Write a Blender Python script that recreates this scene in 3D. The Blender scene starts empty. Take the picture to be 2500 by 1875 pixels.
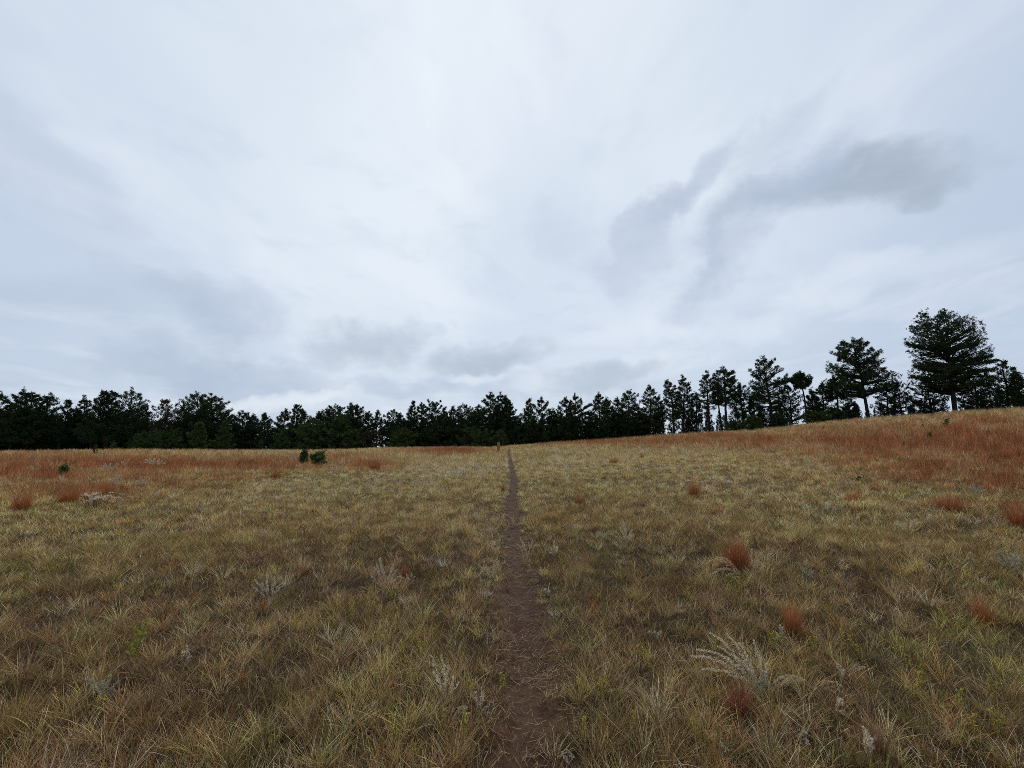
import bpy, math, random
import numpy as np
from mathutils import Vector

# ------------------------------------------------------------------ camera, sky, sun, exposure
SC = bpy.context.scene
COL = SC.collection
F = 1050.0                      # focal length in pixels of a 2500 px wide frame
PITCH = math.radians(8.6)
EYE = 1.6
cam_d = bpy.data.cameras.new('camera')
cam_d.sensor_width = 36.0
cam_d.lens = F / 2500.0 * 36.0
cam_d.clip_start = 0.05
cam_d.clip_end = 6000
cam = bpy.data.objects.new('camera', cam_d)
cam.location = (0, 0, EYE)
cam.rotation_euler = (math.radians(90) + PITCH, 0, 0)
COL.objects.link(cam)
SC.camera = cam
SC.view_settings.view_transform = 'Standard'
SC.view_settings.look = 'None'
SC.view_settings.exposure = 0.0
SC.view_settings.gamma = 1.0
SC.cycles.use_denoising = False
SC.cycles.use_adaptive_sampling = False
SC.cycles.filter_width = 0.85
SC.cycles.max_bounces = 6
SC.cycles.diffuse_bounces = 3
SC.cycles.transmission_bounces = 4
SC.cycles.transparent_max_bounces = 4

SUN_EL, SUN_AZ = math.radians(48), math.radians(-4)     # azimuth from +Y towards +X
sun_d = bpy.data.lights.new('sun', 'SUN')
sun_d.energy = 1.5
sun_d.angle = math.radians(11)
sun_d.color = (1.0, 0.92, 0.80)
sun = bpy.data.objects.new('sun', sun_d)
sdir = Vector((math.sin(SUN_AZ) * math.cos(SUN_EL), math.cos(SUN_AZ) * math.cos(SUN_EL), math.sin(SUN_EL)))
sun.rotation_euler = (-sdir).to_track_quat('-Z', 'Y').to_euler()
sun.location = (0, 0, 60)
COL.objects.link(sun)


def pix_dir(px, py):
    v = 937.5 - py
    return ((px - 1250.0), F * math.cos(PITCH) - v * math.sin(PITCH), F * math.sin(PITCH) + v * math.cos(PITCH))


def build_world():
    w = bpy.data.worlds.new('World')
    SC.world = w
    w.use_nodes = True
    nt = w.node_tree
    nt.nodes.clear()
    N, L = nt.nodes, nt.links

    def node(t, **k):
        n = N.new(t)
        for a, b in k.items():
            setattr(n, a, b)
        return n

    def put(sock, v):
        if hasattr(v, 'is_output') or isinstance(v, bpy.types.NodeSocket):
            L.new(v, sock)
        else:
            sock.default_value = v

    def m(op, a, b=0.0, c=0.0, clamp=False):
        n = node('ShaderNodeMath', operation=op, use_clamp=clamp)
        put(n.inputs[0], a); put(n.inputs[1], b); put(n.inputs[2], c)
        return n.outputs[0]

    def vm(op, a, b=None, s=None):
        n = node('ShaderNodeVectorMath', operation=op)
        put(n.inputs[0], a)
        if b is not None: put(n.inputs[1], b)
        if s is not None: put(n.inputs['Scale'], s)
        return n.outputs['Value'] if op in ('DOT_PRODUCT', 'LENGTH') else n.outputs[0]

    def smooth(x, a, b, lo=0.0, hi=1.0):
        n = node('ShaderNodeMapRange', interpolation_type='SMOOTHSTEP')
        put(n.inputs[0], x)
        n.inputs[1].default_value = a; n.inputs[2].default_value = b
        n.inputs[3].default_value = lo; n.inputs[4].default_value = hi
        return n.outputs[0]

    def noise(vec, scale, detail, rough=0.5, dist=0.0):
        n = node('ShaderNodeTexNoise')
        put(n.inputs['Vector'], vec)
        n.inputs['Scale'].default_value = scale
        n.inputs['Detail'].default_value = detail
        n.inputs['Roughness'].default_value = rough
        n.inputs['Distortion'].default_value = dist
        return n.outputs['Fac']

    def mapping(vec, loc=(0, 0, 0), rot=(0, 0, 0), sc=(1, 1, 1)):
        n = node('ShaderNodeMapping')
        put(n.inputs[0], vec)
        n.inputs['Location'].default_value = loc
        n.inputs['Rotation'].default_value = rot
        n.inputs['Scale'].default_value = sc
        return n.outputs[0]

    def mix(fac, a, b):
        n = node('ShaderNodeMix', data_type='RGBA')
        put(n.inputs[0], fac); put(n.inputs[6], a); put(n.inputs[7], b)
        return n.outputs[2]

    tc = node('ShaderNodeTexCoord')
    d = vm('NORMALIZE', tc.outputs['Generated'])
    sep = node('ShaderNodeSeparateXYZ'); L.new(d, sep.inputs[0])
    dx, dy, dz = sep.outputs
    up = m('ADD', m('MAXIMUM', dz, 0.0), 0.10)
    com = node('ShaderNodeCombineXYZ')
    L.new(m('DIVIDE', dx, up), com.inputs[0]); L.new(m('DIVIDE', dy, up), com.inputs[1])
    flat = com.outputs[0]                                     # cloud-layer coordinates
    warp = node('ShaderNodeTexNoise')
    L.new(flat, warp.inputs['Vector']); warp.inputs['Scale'].default_value = 0.9
    warp.inputs['Detail'].default_value = 3
    wv = vm('SCALE', vm('SUBTRACT', warp.outputs['Color'], (0.5, 0.5, 0.5)), s=0.9)
    flatw = vm('ADD', flat, wv)
    streak = noise(mapping(flatw, loc=(3.1, 1.0, 0), rot=(0, 0, -0.10), sc=(1.0, 0.42, 1)), 0.85, 6, 0.5)
    fine = noise(mapping(flatw, loc=(7.3, 4.0, 2.0), rot=(0, 0, -0.25), sc=(1.0, 0.5, 1)), 2.2, 5, 0.52)
    low = noise(mapping(d, loc=(1.7, 0.3, 5.0), sc=(1, 1, 2.6)), 3.2, 6, 0.55, 0.4)

    # bright part of the cloud deck in front of the hidden sun
    g = pix_dir(1150, 330); gl = math.sqrt(sum(q * q for q in g))
    near = vm('DOT_PRODUCT', d, tuple(q / gl for q in g))
    glow = smooth(near, 0.55, 1.0)
    col = mix(glow, (0.545, 0.635, 0.785, 1), (0.800, 0.878, 0.955, 1))
    # greyer towards the horizon
    hz = smooth(dz, 0.0, 0.36, 1.0, 0.0)
    col = mix(m('MULTIPLY', hz, 0.50), col, (0.56, 0.64, 0.745, 1))
    # wide bands of the deck
    s1 = smooth(streak, 0.36, 0.68)
    col = mix(m('MULTIPLY', m('SUBTRACT', 1.0, s1), 0.42), col, (0.52, 0.615, 0.77, 1))
    col = mix(m('MULTIPLY', smooth(fine, 0.46, 0.72), 0.27), col, (0.92, 0.96, 1.0, 1))
    # low broken cloud near the horizon
    mot = noise(mapping(flatw, loc=(9.0, 2.0, 4.0), sc=(1.0, 0.8, 1)), 4.5, 6, 0.6)
    col = mix(m('MULTIPLY', smooth(mot, 0.50, 0.72), 0.20), col, (0.50, 0.59, 0.73, 1))
    l1 = m('MULTIPLY', smooth(low, 0.50, 0.66), smooth(dz, 0.03, 0.30, 1.0, 0.0))
    col = mix(m('MULTIPLY', l1, 0.45), col, (0.45, 0.535, 0.66, 1))
    l2 = m('MULTIPLY', smooth(low, 0.30, 0.44, 1.0, 0.0), smooth(dz, 0.02, 0.2, 1.0, 0.0))
    col = mix(m('MULTIPLY', l2, 0.55), col, (0.74, 0.83, 0.92, 1))

    # single darker / brighter cloudlets of this sky: (x, y, half width, half height, tilt, strength, colour)
    dn = noise(d, 5.0, 5, 0.55)
    dn2 = noise(mapping(d, loc=(4, 7, 1)), 5.0, 5, 0.55)
    wob = node('ShaderNodeCombineXYZ')
    L.new(m('MULTIPLY', m('SUBTRACT', dn, 0.5), 0.30), wob.inputs[0])
    L.new(m('MULTIPLY', m('SUBTRACT', dn2, 0.5), 0.22), wob.inputs[2])
    rag = noise(mapping(d, loc=(2, 2, 9), rot=(0, 0.5, 0), sc=(1.2, 1, 2.2)), 10.0, 7, 0.62)
    dark = (0.40, 0.475, 0.58, 1); dark2 = (0.43, 0.51, 0.66, 1); lite = (0.86, 0.92, 0.98, 1)
    spots = [
        (2130, 440, 175, 66, -4, 1.0, dark), (1950, 440, 160, 50, 18, 0.5, dark2), (1690, 430, 105, 40, 38, 0.6, dark2), (1600, 530, 90, 26, 48, 0.35, dark2), (1540, 660, 70, 40, 50, 0.25, dark2), (1720, 640, 80, 24, 40, 0.4, dark2),
        (1800, 580, 190, 50, 36, 0.5, dark2), (1860, 470, 190, 50, 26, 0.45, dark2), (2260, 440, 90, 36, 0, 0.45, dark), (1570, 600, 100, 60, 45, 0.25, dark2), (1880, 330, 120, 40, 35, 0.35, dark2),
        (900, 835, 140, 50, 12, 0.70, dark), (1190, 880, 130, 38, 12, 0.75, dark), (1470, 935, 100, 32, 8, 0.65, dark),
        (520, 770, 90, 60, 0, 0.60, dark2), (430, 880, 130, 45, 5, 0.60, dark2), (590, 925, 190, 45, 0, 0.60, dark2),
        (1420, 560, 60, 90, 30, 0.30, dark2), (250, 740, 200, 60, 0, 0.35, dark2), (110, 420, 260, 90, -25, 0.30, dark2),
        (1000, 955, 120, 26, 4, 0.50, dark2), (1260, 958, 90, 26, 0, 0.5, dark2),
        (700, 972, 190, 18, 2, 0.55, lite), (1330, 950, 60, 18, 0, 0.35, lite), (1150, 925, 70, 14, 4, 0.55, lite),
        (500, 500, 240, 60, -38, 0.22, lite), (250, 330, 240, 60, -30, 0.16, lite),
        (2150, 700, 260, 50, 8, 0.35, lite), (1040, 690, 160, 30, -12, 0.35, lite),
        (1600, 800, 250, 30, 3, 0.35, lite),
    ]
    dw = vm('ADD', d, wob.outputs[0])
    for (px, py, hw, hh, tilt, st, c) in spots:
        v = pix_dir(px, py); l = math.sqrt(sum(q * q for q in v)); v = Vector(v) / l
        right = Vector((v.y, -v.x, 0)).normalized()
        upv = right.cross(v).normalized()
        t = math.radians(tilt)
        a = (right * math.cos(t) + upv * math.sin(t)); b = (upv * math.cos(t) - right * math.sin(t))
        px_rad = 1.0 / l * (F / l) ** 0.5
        rel = vm('SUBTRACT', dw, tuple(v))
        u1 = m('DIVIDE', vm('DOT_PRODUCT', rel, tuple(a)), hw * px_rad)
        v1 = m('DIVIDE', vm('DOT_PRODUCT', rel, tuple(b)), hh * px_rad)
        rr = m('ADD', m('MULTIPLY', u1, u1), m('MULTIPLY', v1, v1))
        rr = m('ADD', rr, m('MULTIPLY', m('SUBTRACT', rag, 0.5), 2.6))
        f = smooth(rr, -0.5, 2.7, 1.0, 0.0)
        front = m('GREATER_THAN', vm('DOT_PRODUCT', d, tuple(v)), 0.5)
        col = mix(m('MULTIPLY', m('MULTIPLY', f, front), min(1.0, st * 1.0)), col, c)

    # a little of the clear physical sky shows through the thin deck
    sky = node('ShaderNodeTexSky')
    sky.sky_type = 'NISHITA'; sky.sun_disc = False
    sky.sun_elevation = SUN_EL; sky.sun_rotation = SUN_AZ
    bg = node('ShaderNodeBackground'); bg.inputs['Strength'].default_value = 0.1
    cs = vm('SCALE', col, s=10.0)
    fin = mix(0.06, cs, sky.outputs[0])
    L.new(fin, bg.inputs[0])
    out = node('ShaderNodeOutputWorld'); L.new(bg.outputs[0], out.inputs[0])


build_world()

# ------------------------------------------------------------------ small maths
rng = np.random.default_rng(11)


def _hash(ix, iy, s):
    h = (ix.astype(np.int64) * 374761393 + iy.astype(np.int64) * 668265263 + s * 2147483647) & 0xffffffff
    h = ((h ^ (h >> 13)) * 1274126177) & 0xffffffff
    return ((h ^ (h >> 16)) & 0xffff) / 65535.0


def vnoise(x, y, s=0):
    x = np.asarray(x, float); y = np.asarray(y, float)
    ix = np.floor(x); iy = np.floor(y); fx = x - ix; fy = y - iy
    fx = fx * fx * (3 - 2 * fx); fy = fy * fy * (3 - 2 * fy)
    a = _hash(ix, iy, s); b = _hash(ix + 1, iy, s); c = _hash(ix, iy + 1, s); d = _hash(ix + 1, iy + 1, s)
    return (a * (1 - fx) + b * fx) * (1 - fy) + (c * (1 - fx) + d * fx) * fy


def fbm(x, y, s=0, o=4):
    t = 0; a = 0.5; n = 0
    for k in range(o):
        t = t + a * vnoise(x * 2 ** k + 17.3 * k, y * 2 ** k - 9.1 * k, s + k); n += a; a *= 0.55
    return t / n


def sstep(x, a, b):
    t = np.clip((np.asarray(x, float) - a) / (b - a), 0, 1)
    return t * t * (3 - 2 * t)


# ------------------------------------------------------------------ the lie of the land
crest_px = [(0, 1098), (300, 1094), (480, 1093), (745, 1095), (933, 1090), (1090, 1089), (1200, 1087), (1374, 1077), (1500, 1070),
            (1576, 1063), (1700, 1054), (1840, 1046), (1980, 1029), (2130, 1016), (2240, 1008), (2347, 998), (2500, 990)]
c_az, c_s, c_D = [], [], []
for px, py in crest_px:
    X, Y, Z = pix_dir(px, py)
    az = math.atan2(X, Y)
    yc = np.interp(px, [0, 600, 1200, 1700, 2100, 2500], [62, 68, 78, 70, 60, 54])
    D = yc / math.cos(az)
    c_az.append(az); c_s.append(Z / math.hypot(X, Y)); c_D.append(D)


def base_H(x, y):
    x = np.asarray(x, float); y = np.asarray(y, float)
    r = np.hypot(x, y); az = np.arctan2(x, y)
    back = sstep(np.abs(az), 1.0, 2.4)
    s = np.interp(az, c_az, c_s); D = np.interp(az, c_az, c_D)
    s = s * (1 - back); D = D * (1 - back) + 80 * back
    zc = EYE + s * D - 0.38
    u = np.clip(r / D, 0, 1)
    h = (3 * u ** 2 - 2 * u ** 3) * zc + (u ** 3 - u ** 2) * D * s
    e = np.maximum(r - D, 0)
    k = 0.009
    drop = np.where(e < 22, k * e * e, k * 22 * 22 + 2 * k * 22 * (e - 22))
    beyond = s * e - drop
    beyond = np.maximum(beyond, -34 - zc * 0 + 0 * e)
    h = h + beyond
    amp = 0.16 * sstep(r, 4, 26) * (1 - 0.5 * sstep(u, 0.8, 1.0))
    h = h + amp * (fbm(x / 9.0, y / 9.0, 5, 3) - 0.5) * 2
    h = h + 0.035 * (fbm(x / 0.9, y / 0.9, 9, 3) - 0.5) * 2 * (1 - sstep(r, 30, 60))
    return h


def unproject(px, py, Hf=base_H):
    X, Y, Z = pix_dir(px, py)
    l = math.hypot(X, Y)
    ux, uy, s = X / l, Y / l, Z / l
    D = float(np.interp(math.atan2(X, Y), c_az, c_D))
    rs = np.geomspace(1.2, D * 1.0, 1400)
    g = EYE + s * rs - Hf(ux * rs, uy * rs)
    below = np.nonzero(g <= 0)[0]
    if len(below) == 0:
        r = D * 0.99
    elif below[0] == 0:
        r = rs[0]
    else:
        i = below[0]; t = g[i - 1] / (g[i - 1] - g[i]); r = rs[i - 1] + t * (rs[i] - rs[i - 1])
    return ux * r, uy * r


def project(x, y, z):
    zz = z - EYE
    cf, sf = math.cos(PITCH), math.sin(PITCH)
    dep = y * cf + zz * sf; upv = -y * sf + zz * cf
    dep = np.maximum(dep, 0.05)
    return 1250 + F * x / dep, 937.5 - F * upv / dep


# path edges traced on the ground
path_px = [(1242, 1104, 3), (1245, 1118, 6), (1247, 1133, 9), (1251, 1150, 12), (1254, 1177, 16), (1254, 1198, 19), (1250, 1243, 30),
           (1256, 1300, 42), (1256, 1350, 52), (1266, 1450, 68), (1279, 1560, 92), (1290, 1700, 112), (1298, 1875, 122)]
pc = []
for cx, cy, wd in path_px:
    a = unproject(cx - wd / 2, cy); b = unproject(cx + wd / 2, cy)
    pc.append(((a[1] + b[1]) / 2, (a[0] + b[0]) / 2, max(0.10, (b[0] - a[0]) / 2)))
pc.sort()
pc = [(-30.0, pc[0][1] + 0.4, 0.15), (0.0, pc[0][1] - 0.03, 0.14)] + pc + [(pc[-1][0] + 8, pc[-1][1], 0.08)]
P_Y = np.array([p[0] for p in pc]); P_X = np.array([p[1] for p in pc]); P_W = np.array([p[2] for p in pc])


def path_d(x, y):
    """distance from the path's middle in half widths"""
    x = np.asarray(x, float); y = np.asarray(y, float)
    c = np.interp(y, P_Y, P_X); w = np.interp(y, P_Y, P_W)
    w = w * (0.84 + 0.5 * (vnoise(y * 1.7, y * 0 + 3.3, 21) - 0.3)) + 0.09 * (vnoise(y * 5.0, np.sign(x - c) * 9.0, 22) - 0.5)
    d = np.abs(x - c) / w
    return np.where((y > P_Y[-1]) | (y < -28), 9.0, d)


def H(x, y):
    d = path_d(x, y)
    return base_H(x, y) - 0.045 * (1 - sstep(d, 0.25, 1.35))


# where rust-red grass grows: (x, y, rx, ry, weight) in the eye of the photograph, carried on to the ground
RED = [(60, 1150, 170, 26, 1.0), (250, 1135, 220, 18, .9), (150, 1195, 130, 26, .55), (330, 1168, 120, 20, .8), (420, 1140, 140, 14, .9), (480, 1158, 150, 18, .6),
       (560, 1160, 90, 18, .5), (640, 1140, 140, 18, .9), (700, 1125, 200, 14, .8), (900, 1138, 90, 18, .95), (820, 1118, 160, 10, .7),
       (560, 1118, 200, 10, .55), (1100, 1103, 110, 9, 1.2), (1010, 1100, 60, 6, .6), (200, 1105, 260, 10, .35), (0, 1110, 160, 10, .4),
       (1390, 1082, 90, 6, .9), (1480, 1076, 110, 6, .8), (1640, 1072, 130, 9, .8), (1760, 1070, 130, 14, .9), (1860, 1080, 160, 24, 1.0),
       (2000, 1075, 170, 24, 1.0), (2150, 1080, 200, 40, 1.1), (2330, 1080, 220, 55, 1.2), (2480, 1100, 160, 75, 1.2), (2250, 1150, 150, 40, 1.0),
       (2080, 1130, 120, 26, .7), (2440, 1180, 120, 40, 1.0), (2200, 1040, 200, 14, .6), (2420, 1030, 160, 24, .8), (1960, 1110, 90, 14, .4),
       (2050, 1050, 150, 12, .7), (1900, 1056, 90, 8, .5), (1530, 1085, 120, 6, .4), (2380, 1235, 90, 20, .5), (2490, 1245, 60, 30, .7),
       (2150, 1195, 60, 12, .5), (1950, 1165, 60, 14, .3), (400, 1195, 60, 12, .5)]
RED = np.array(RED + [(1560, 1080, 320, 10, 1.0), (190, 1200, 200, 22, .9), (420, 1188, 130, 14, .8), (560, 1165, 160, 14, .6), (1650, 1085, 260, 12, .6), (1480, 1078, 220, 8, .7), (420, 1138, 520, 20, 1.1), (60, 1160, 260, 30, 1.0), (100, 1130, 420, 26, .8), (350, 1150, 330, 24, .7), (700, 1128, 300, 20, .7), (2250, 1090, 360, 62, .95), (1850, 1078, 320, 22, .8), (150, 1200, 180, 24, .5)], float)
# silvery sage-rich spots, green spots
PALE = np.array([(1120, 1150, 120, 18, 1.0), (940, 1175, 90, 26, .7), (1034, 1180, 80, 24, .6), (760, 1190, 70, 22, .5), (830, 1200, 80, 20, .5),
                 (640, 1180, 60, 18, .4), (1380, 1140, 90, 20, .5), (1300, 1200, 60, 30, .35), (1180, 1300, 60, 60, .4), (700, 1110, 150, 10, .3), (420, 1140, 160, 8, .5),
                 (2000, 1140, 70, 14, .5), (2020, 1245, 50, 12, .5), (1700, 1180, 120, 26, .3), (1560, 1140, 120, 22, .35), (2240, 1290, 60, 20, .4)], float)
GREEN = np.array([(700, 1160, 130, 12, 1.0), (820, 1172, 80, 12, .8), (540, 1180, 120, 14, .5), (470, 1125, 120, 4, .8), (1340, 1112, 90, 8, .7), (1290, 1130, 60, 10, .4),
                  (2260, 1200, 150, 20, .8), (2430, 1225, 120, 14, .8), (860, 1215, 60, 18, .6), (200, 1260, 220, 28, .5), (350, 1320, 200, 50, .35),
                  (2100, 1300, 200, 50, .4), (2350, 1650, 200, 140, .7), (2150, 1600, 120, 80, .5), (2440, 1450, 120, 80, .5), (1500, 1180, 120, 20, .35), (1450, 1380, 80, 80, .5),
                  (1350, 1480, 60, 60, .5), (60, 1400, 120, 60, .5)], float)


def spots(px, py, arr, jit=0.35):
    n = (fbm(px / 60.0, py / 14.0, 31, 3) - 0.5) * 2
    out = np.zeros_like(px)
    for a in arr:
        q = ((px - a[0]) / a[2]) ** 2 + ((py - a[1]) / a[3]) ** 2
        out = np.maximum(out, a[4] * np.exp(-np.maximum(q + n * jit, 0) * 1.1))
    return out


def fields(x, y):
    z = H(x, y)
    px, py = project(x, y, z)
    # outside the view the masks simply continue
    return px, py, spots(px, py, RED), spots(px, py, PALE), spots(px, py, GREEN)


# ------------------------------------------------------------------ meshes
def mesh_obj(name, verts, faces, cols=None, mat=None, parent=None, smooth=False):
    me = bpy.data.meshes.new(name)
    verts = np.asarray(verts, np.float32); faces = np.asarray(faces, np.int32)
    nv, nf, k = len(verts), len(faces), faces.shape[1]
    me.vertices.add(nv); me.vertices.foreach_set('co', verts.ravel())
    me.loops.add(nf * k); me.loops.foreach_set('vertex_index', faces.ravel())
    me.polygons.add(nf)
    me.polygons.foreach_set('loop_start', np.arange(0, nf * k, k, dtype=np.int32))
    me.update(calc_edges=True)
    if cols is not None:
        a = me.color_attributes.new('Col', 'BYTE_COLOR', 'POINT')
        c = np.ones((nv, 4), np.float32); c[:, :3] = np.clip(cols, 0, 1)
        a.data.foreach_set('color', c.ravel())
    if smooth:
        me.polygons.foreach_set('use_smooth', np.ones(nf, bool))
    if mat: me.materials.append(mat)
    o = bpy.data.objects.new(name, me)
    COL.objects.link(o)
    if parent is not None: o.parent = parent
    return o


def tag(o, label=None, cat=None, group=None, kind=None):
    if label: o['label'] = label
    if cat: o['category'] = cat
    if group: o['group'] = group
    if kind: o['kind'] = kind
    return o


def empty(name, loc):
    o = bpy.data.objects.new(name, None)
    o.empty_display_size = 0.1
    o.location = loc
    COL.objects.link(o)
    return o


def leaf_mat(name, trans=0.3, rough=0.6, spec=0.0, var=0.25, tint=(1, 1, 1)):
    m = bpy.data.materials.new(name); m.use_nodes = True
    nt = m.node_tree; nt.nodes.clear(); N, L = nt.nodes, nt.links
    at = N.new('ShaderNodeAttribute'); at.attribute_name = 'Col'
    ge = N.new('ShaderNodeNewGeometry')
    no = N.new('ShaderNodeTexNoise'); no.inputs['Scale'].default_value = 40; no.inputs['Detail'].default_value = 2
    L.new(ge.outputs['Position'], no.inputs['Vector'])
    mr = N.new('ShaderNodeMapRange'); mr.inputs[3].default_value = 1 - var; mr.inputs[4].default_value = 1 + var
    L.new(no.outputs['Fac'], mr.inputs[0])
    vm = N.new('ShaderNodeVectorMath'); vm.operation = 'SCALE'
    L.new(at.outputs['Color'], vm.inputs[0]); L.new(mr.outputs[0], vm.inputs['Scale'])
    df = N.new('ShaderNodeBsdfDiffuse'); L.new(vm.outputs[0], df.inputs[0])
    tr = N.new('ShaderNodeBsdfTranslucent'); L.new(vm.outputs[0], tr.inputs[0])
    mx = N.new('ShaderNodeMixShader'); mx.inputs[0].default_value = trans
    L.new(df.outputs[0], mx.inputs[1]); L.new(tr.outputs[0], mx.inputs[2])
    out = N.new('ShaderNodeOutputMaterial'); L.new(mx.outputs[0], out.inputs[0])
    return m


def surf_mat(name, c1, c2, scale=6.0, detail=6, stretch=(1, 1, 1), bump=0.3, rough=0.9, use_attr=False, c3=None):
    m = bpy.data.materials.new(name); m.use_nodes = True
    nt = m.node_tree; N, L = nt.nodes, nt.links
    b = N['Principled BSDF']; b.inputs['Roughness'].default_value = rough
    b.inputs['Specular IOR Level'].default_value = 0.15
    tc = N.new('ShaderNodeTexCoord'); mp = N.new('ShaderNodeMapping'); mp.inputs['Scale'].default_value = stretch
    L.new(tc.outputs['Object'], mp.inputs[0])
    no = N.new('ShaderNodeTexNoise'); no.inputs['Scale'].default_value = scale; no.inputs['Detail'].default_value = detail
    no.inputs['Roughness'].default_value = 0.65
    L.new(mp.outputs[0], no.inputs['Vector'])
    cr = N.new('ShaderNodeValToRGB'); cr.color_ramp.elements[0].position = 0.33; cr.color_ramp.elements[1].position = 0.7
    cr.color_ramp.elements[0].color = (*c1, 1); cr.color_ramp.elements[1].color = (*c2, 1)
    if c3:
        e = cr.color_ramp.elements.new(0.5); e.color = (*c3, 1)
    L.new(no.outputs['Fac'], cr.inputs[0])
    if use_attr:
        at = N.new('ShaderNodeAttribute'); at.attribute_name = 'Col'
        mx = N.new('ShaderNodeMix'); mx.data_type = 'RGBA'; mx.blend_type = 'MULTIPLY'; mx.inputs[0].default_value = 1
        L.new(cr.outputs[0], mx.inputs[6]); L.new(at.outputs['Color'], mx.inputs[7])
        L.new(mx.outputs[2], b.inputs['Base Color'])
    else:
        L.new(cr.outputs[0], b.inputs['Base Color'])
    bp = N.new('ShaderNodeBump'); bp.inputs['Strength'].default_value = bump; bp.inputs['Distance'].default_value = 0.02
    n2 = N.new('ShaderNodeTexNoise'); n2.inputs['Scale'].default_value = scale * 6; n2.inputs['Detail'].default_value = 5
    L.new(mp.outputs[0], n2.inputs['Vector']); L.new(n2.outputs['Fac'], bp.inputs['Height'])
    L.new(bp.outputs[0], b.inputs['Normal'])
    return m


M_GRASS = leaf_mat('dry_grass', 0.15)
M_RED = leaf_mat('rust_grass', 0.2)
M_FORB = leaf_mat('forb_leaf', 0.3)
M_SAGE = leaf_mat('sage_leaf', 0.15, var=0.3)
M_NEEDLE = leaf_mat('pine_needles', 0.12, var=0.35)
M_LITTER = leaf_mat('straw', 0.1, var=0.3)
M_GROUND = surf_mat('prairie_soil', (0.55, 0.5, 0.45), (1.0, 1.0, 1.0), 9.0, 8, bump=0.8, use_attr=True)
M_DIRT = surf_mat('trail_dirt', (0.028, 0.013, 0.007), (0.092, 0.053, 0.029), 7.0, 9, bump=0.9, c3=(0.064, 0.033, 0.019))
M_BARK = surf_mat('pine_bark', (0.012, 0.010, 0.009), (0.040, 0.030, 0.025), 3.0, 6, (1, 1, 0.25), bump=0.8)
M_POST = surf_mat('weathered_wood', (0.15, 0.075, 0.035), (0.30, 0.17, 0.085), 9.0, 6, (1, 1, 0.1), bump=0.5)
M_CAP = surf_mat('end_grain', (0.22, 0.13, 0.07), (0.34, 0.22, 0.13), 20.0, 6, bump=0.4)


# ---- ground sheet: finer towards the viewer
def build_ground():
    az = np.concatenate([np.radians(np.arange(-60, 60, 0.22)), np.radians(np.arange(60, 300, 3.0))])
    rs = np.concatenate([np.array([0.05, 0.3, 0.6, 0.9]), np.geomspace(1.1, 140, 330), np.geomspace(150, 4500, 26)])
    A, R = np.meshgrid(az, rs)
    X, Y = R * np.sin(A), R * np.cos(A)
    Z = H(X, Y)
    # clods
    V = np.stack([X, Y, Z], -1).reshape(-1, 3)
    na, nr = len(az), len(rs)
    i = np.arange(nr - 1)[:, None] * na; j = np.arange(na)[None, :]; j2 = (j + 1) % na
    Fq = np.stack([i + j, i + j2, i + na + j2, i + na + j], -1).reshape(-1, 4)[:, ::-1]
    x, y = V[:, 0], V[:, 1]
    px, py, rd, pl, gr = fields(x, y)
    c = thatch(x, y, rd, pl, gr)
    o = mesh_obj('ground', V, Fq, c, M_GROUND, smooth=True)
    cc = [(math.sin(a) * 0.05, math.cos(a) * 0.05, float(H(math.sin(a) * .05, math.cos(a) * .05))) for a in az]
    tag(o, kind='structure')
    return o


def thatch(x, y, rd, pl, gr):
    r = np.hypot(x, y)
    n = fbm(x / 1.3, y / 1.3, 41, 4)[:, None]
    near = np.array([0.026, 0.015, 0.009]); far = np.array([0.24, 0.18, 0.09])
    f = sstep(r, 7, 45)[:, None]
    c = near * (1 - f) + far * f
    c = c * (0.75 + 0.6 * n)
    red = np.array([0.24, 0.115, 0.06])
    rr = np.clip(rd, 0, 1)[:, None]
    c = c * (1 - 0.8 * rr) + red * 0.75 * 0.8 * rr
    g = np.clip(gr, 0, 1)[:, None] * 0.4
    c = c * (1 - g) + np.array([0.13, 0.13, 0.055]) * g
    pd = (1 - sstep(path_d(x, y), 1.0, 2.3))[:, None] * (1 - sstep(r, 25, 40))[:, None]
    c = c * (1 - pd) + np.array([0.078, 0.041, 0.024]) * pd
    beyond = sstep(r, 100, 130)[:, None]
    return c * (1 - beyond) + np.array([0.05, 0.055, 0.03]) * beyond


build_ground()


# ---- the trail
def build_path():
    ys = np.concatenate([np.arange(-2, 9, 0.03), np.geomspace(9.05, P_Y[-1] - 1.0, 400)])
    us = np.linspace(-1, 1, 15)
    Yg, U = np.meshgrid(ys, us, indexing='ij')
    c = np.interp(Yg, P_Y, P_X); w = np.interp(Yg, P_Y, P_W) * 1.12
    edge = 0.95 + 0.5 * (vnoise(Yg * 3.1, np.sign(U) * 7, 55) - 0.5) + 0.5 * (vnoise(Yg * 11, np.sign(U) * 7, 56) - 0.5)
    X = c + U * w * edge
    Z = H(X, Yg) + 0.006 + 0.0009 * np.maximum(Yg, 0) - 0.006 * (np.abs(U) > 0.99)
    Z = Z + 0.006 * (fbm(X * 14, Yg * 14, 61, 3) - 0.5) * 2
    V = np.stack([X, Yg, Z], -1).reshape(-1, 3)
    n = len(us)
    i = np.arange(len(ys) - 1)[:, None] * n; j = np.arange(n - 1)[None, :]
    Fq = np.stack([i + j, i + j + 1, i + n + j + 1, i + n + j], -1).reshape(-1, 4)
    o = mesh_obj('path', V, Fq, None, M_DIRT, smooth=True)
    tag(o, kind='structure')


build_path()


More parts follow.
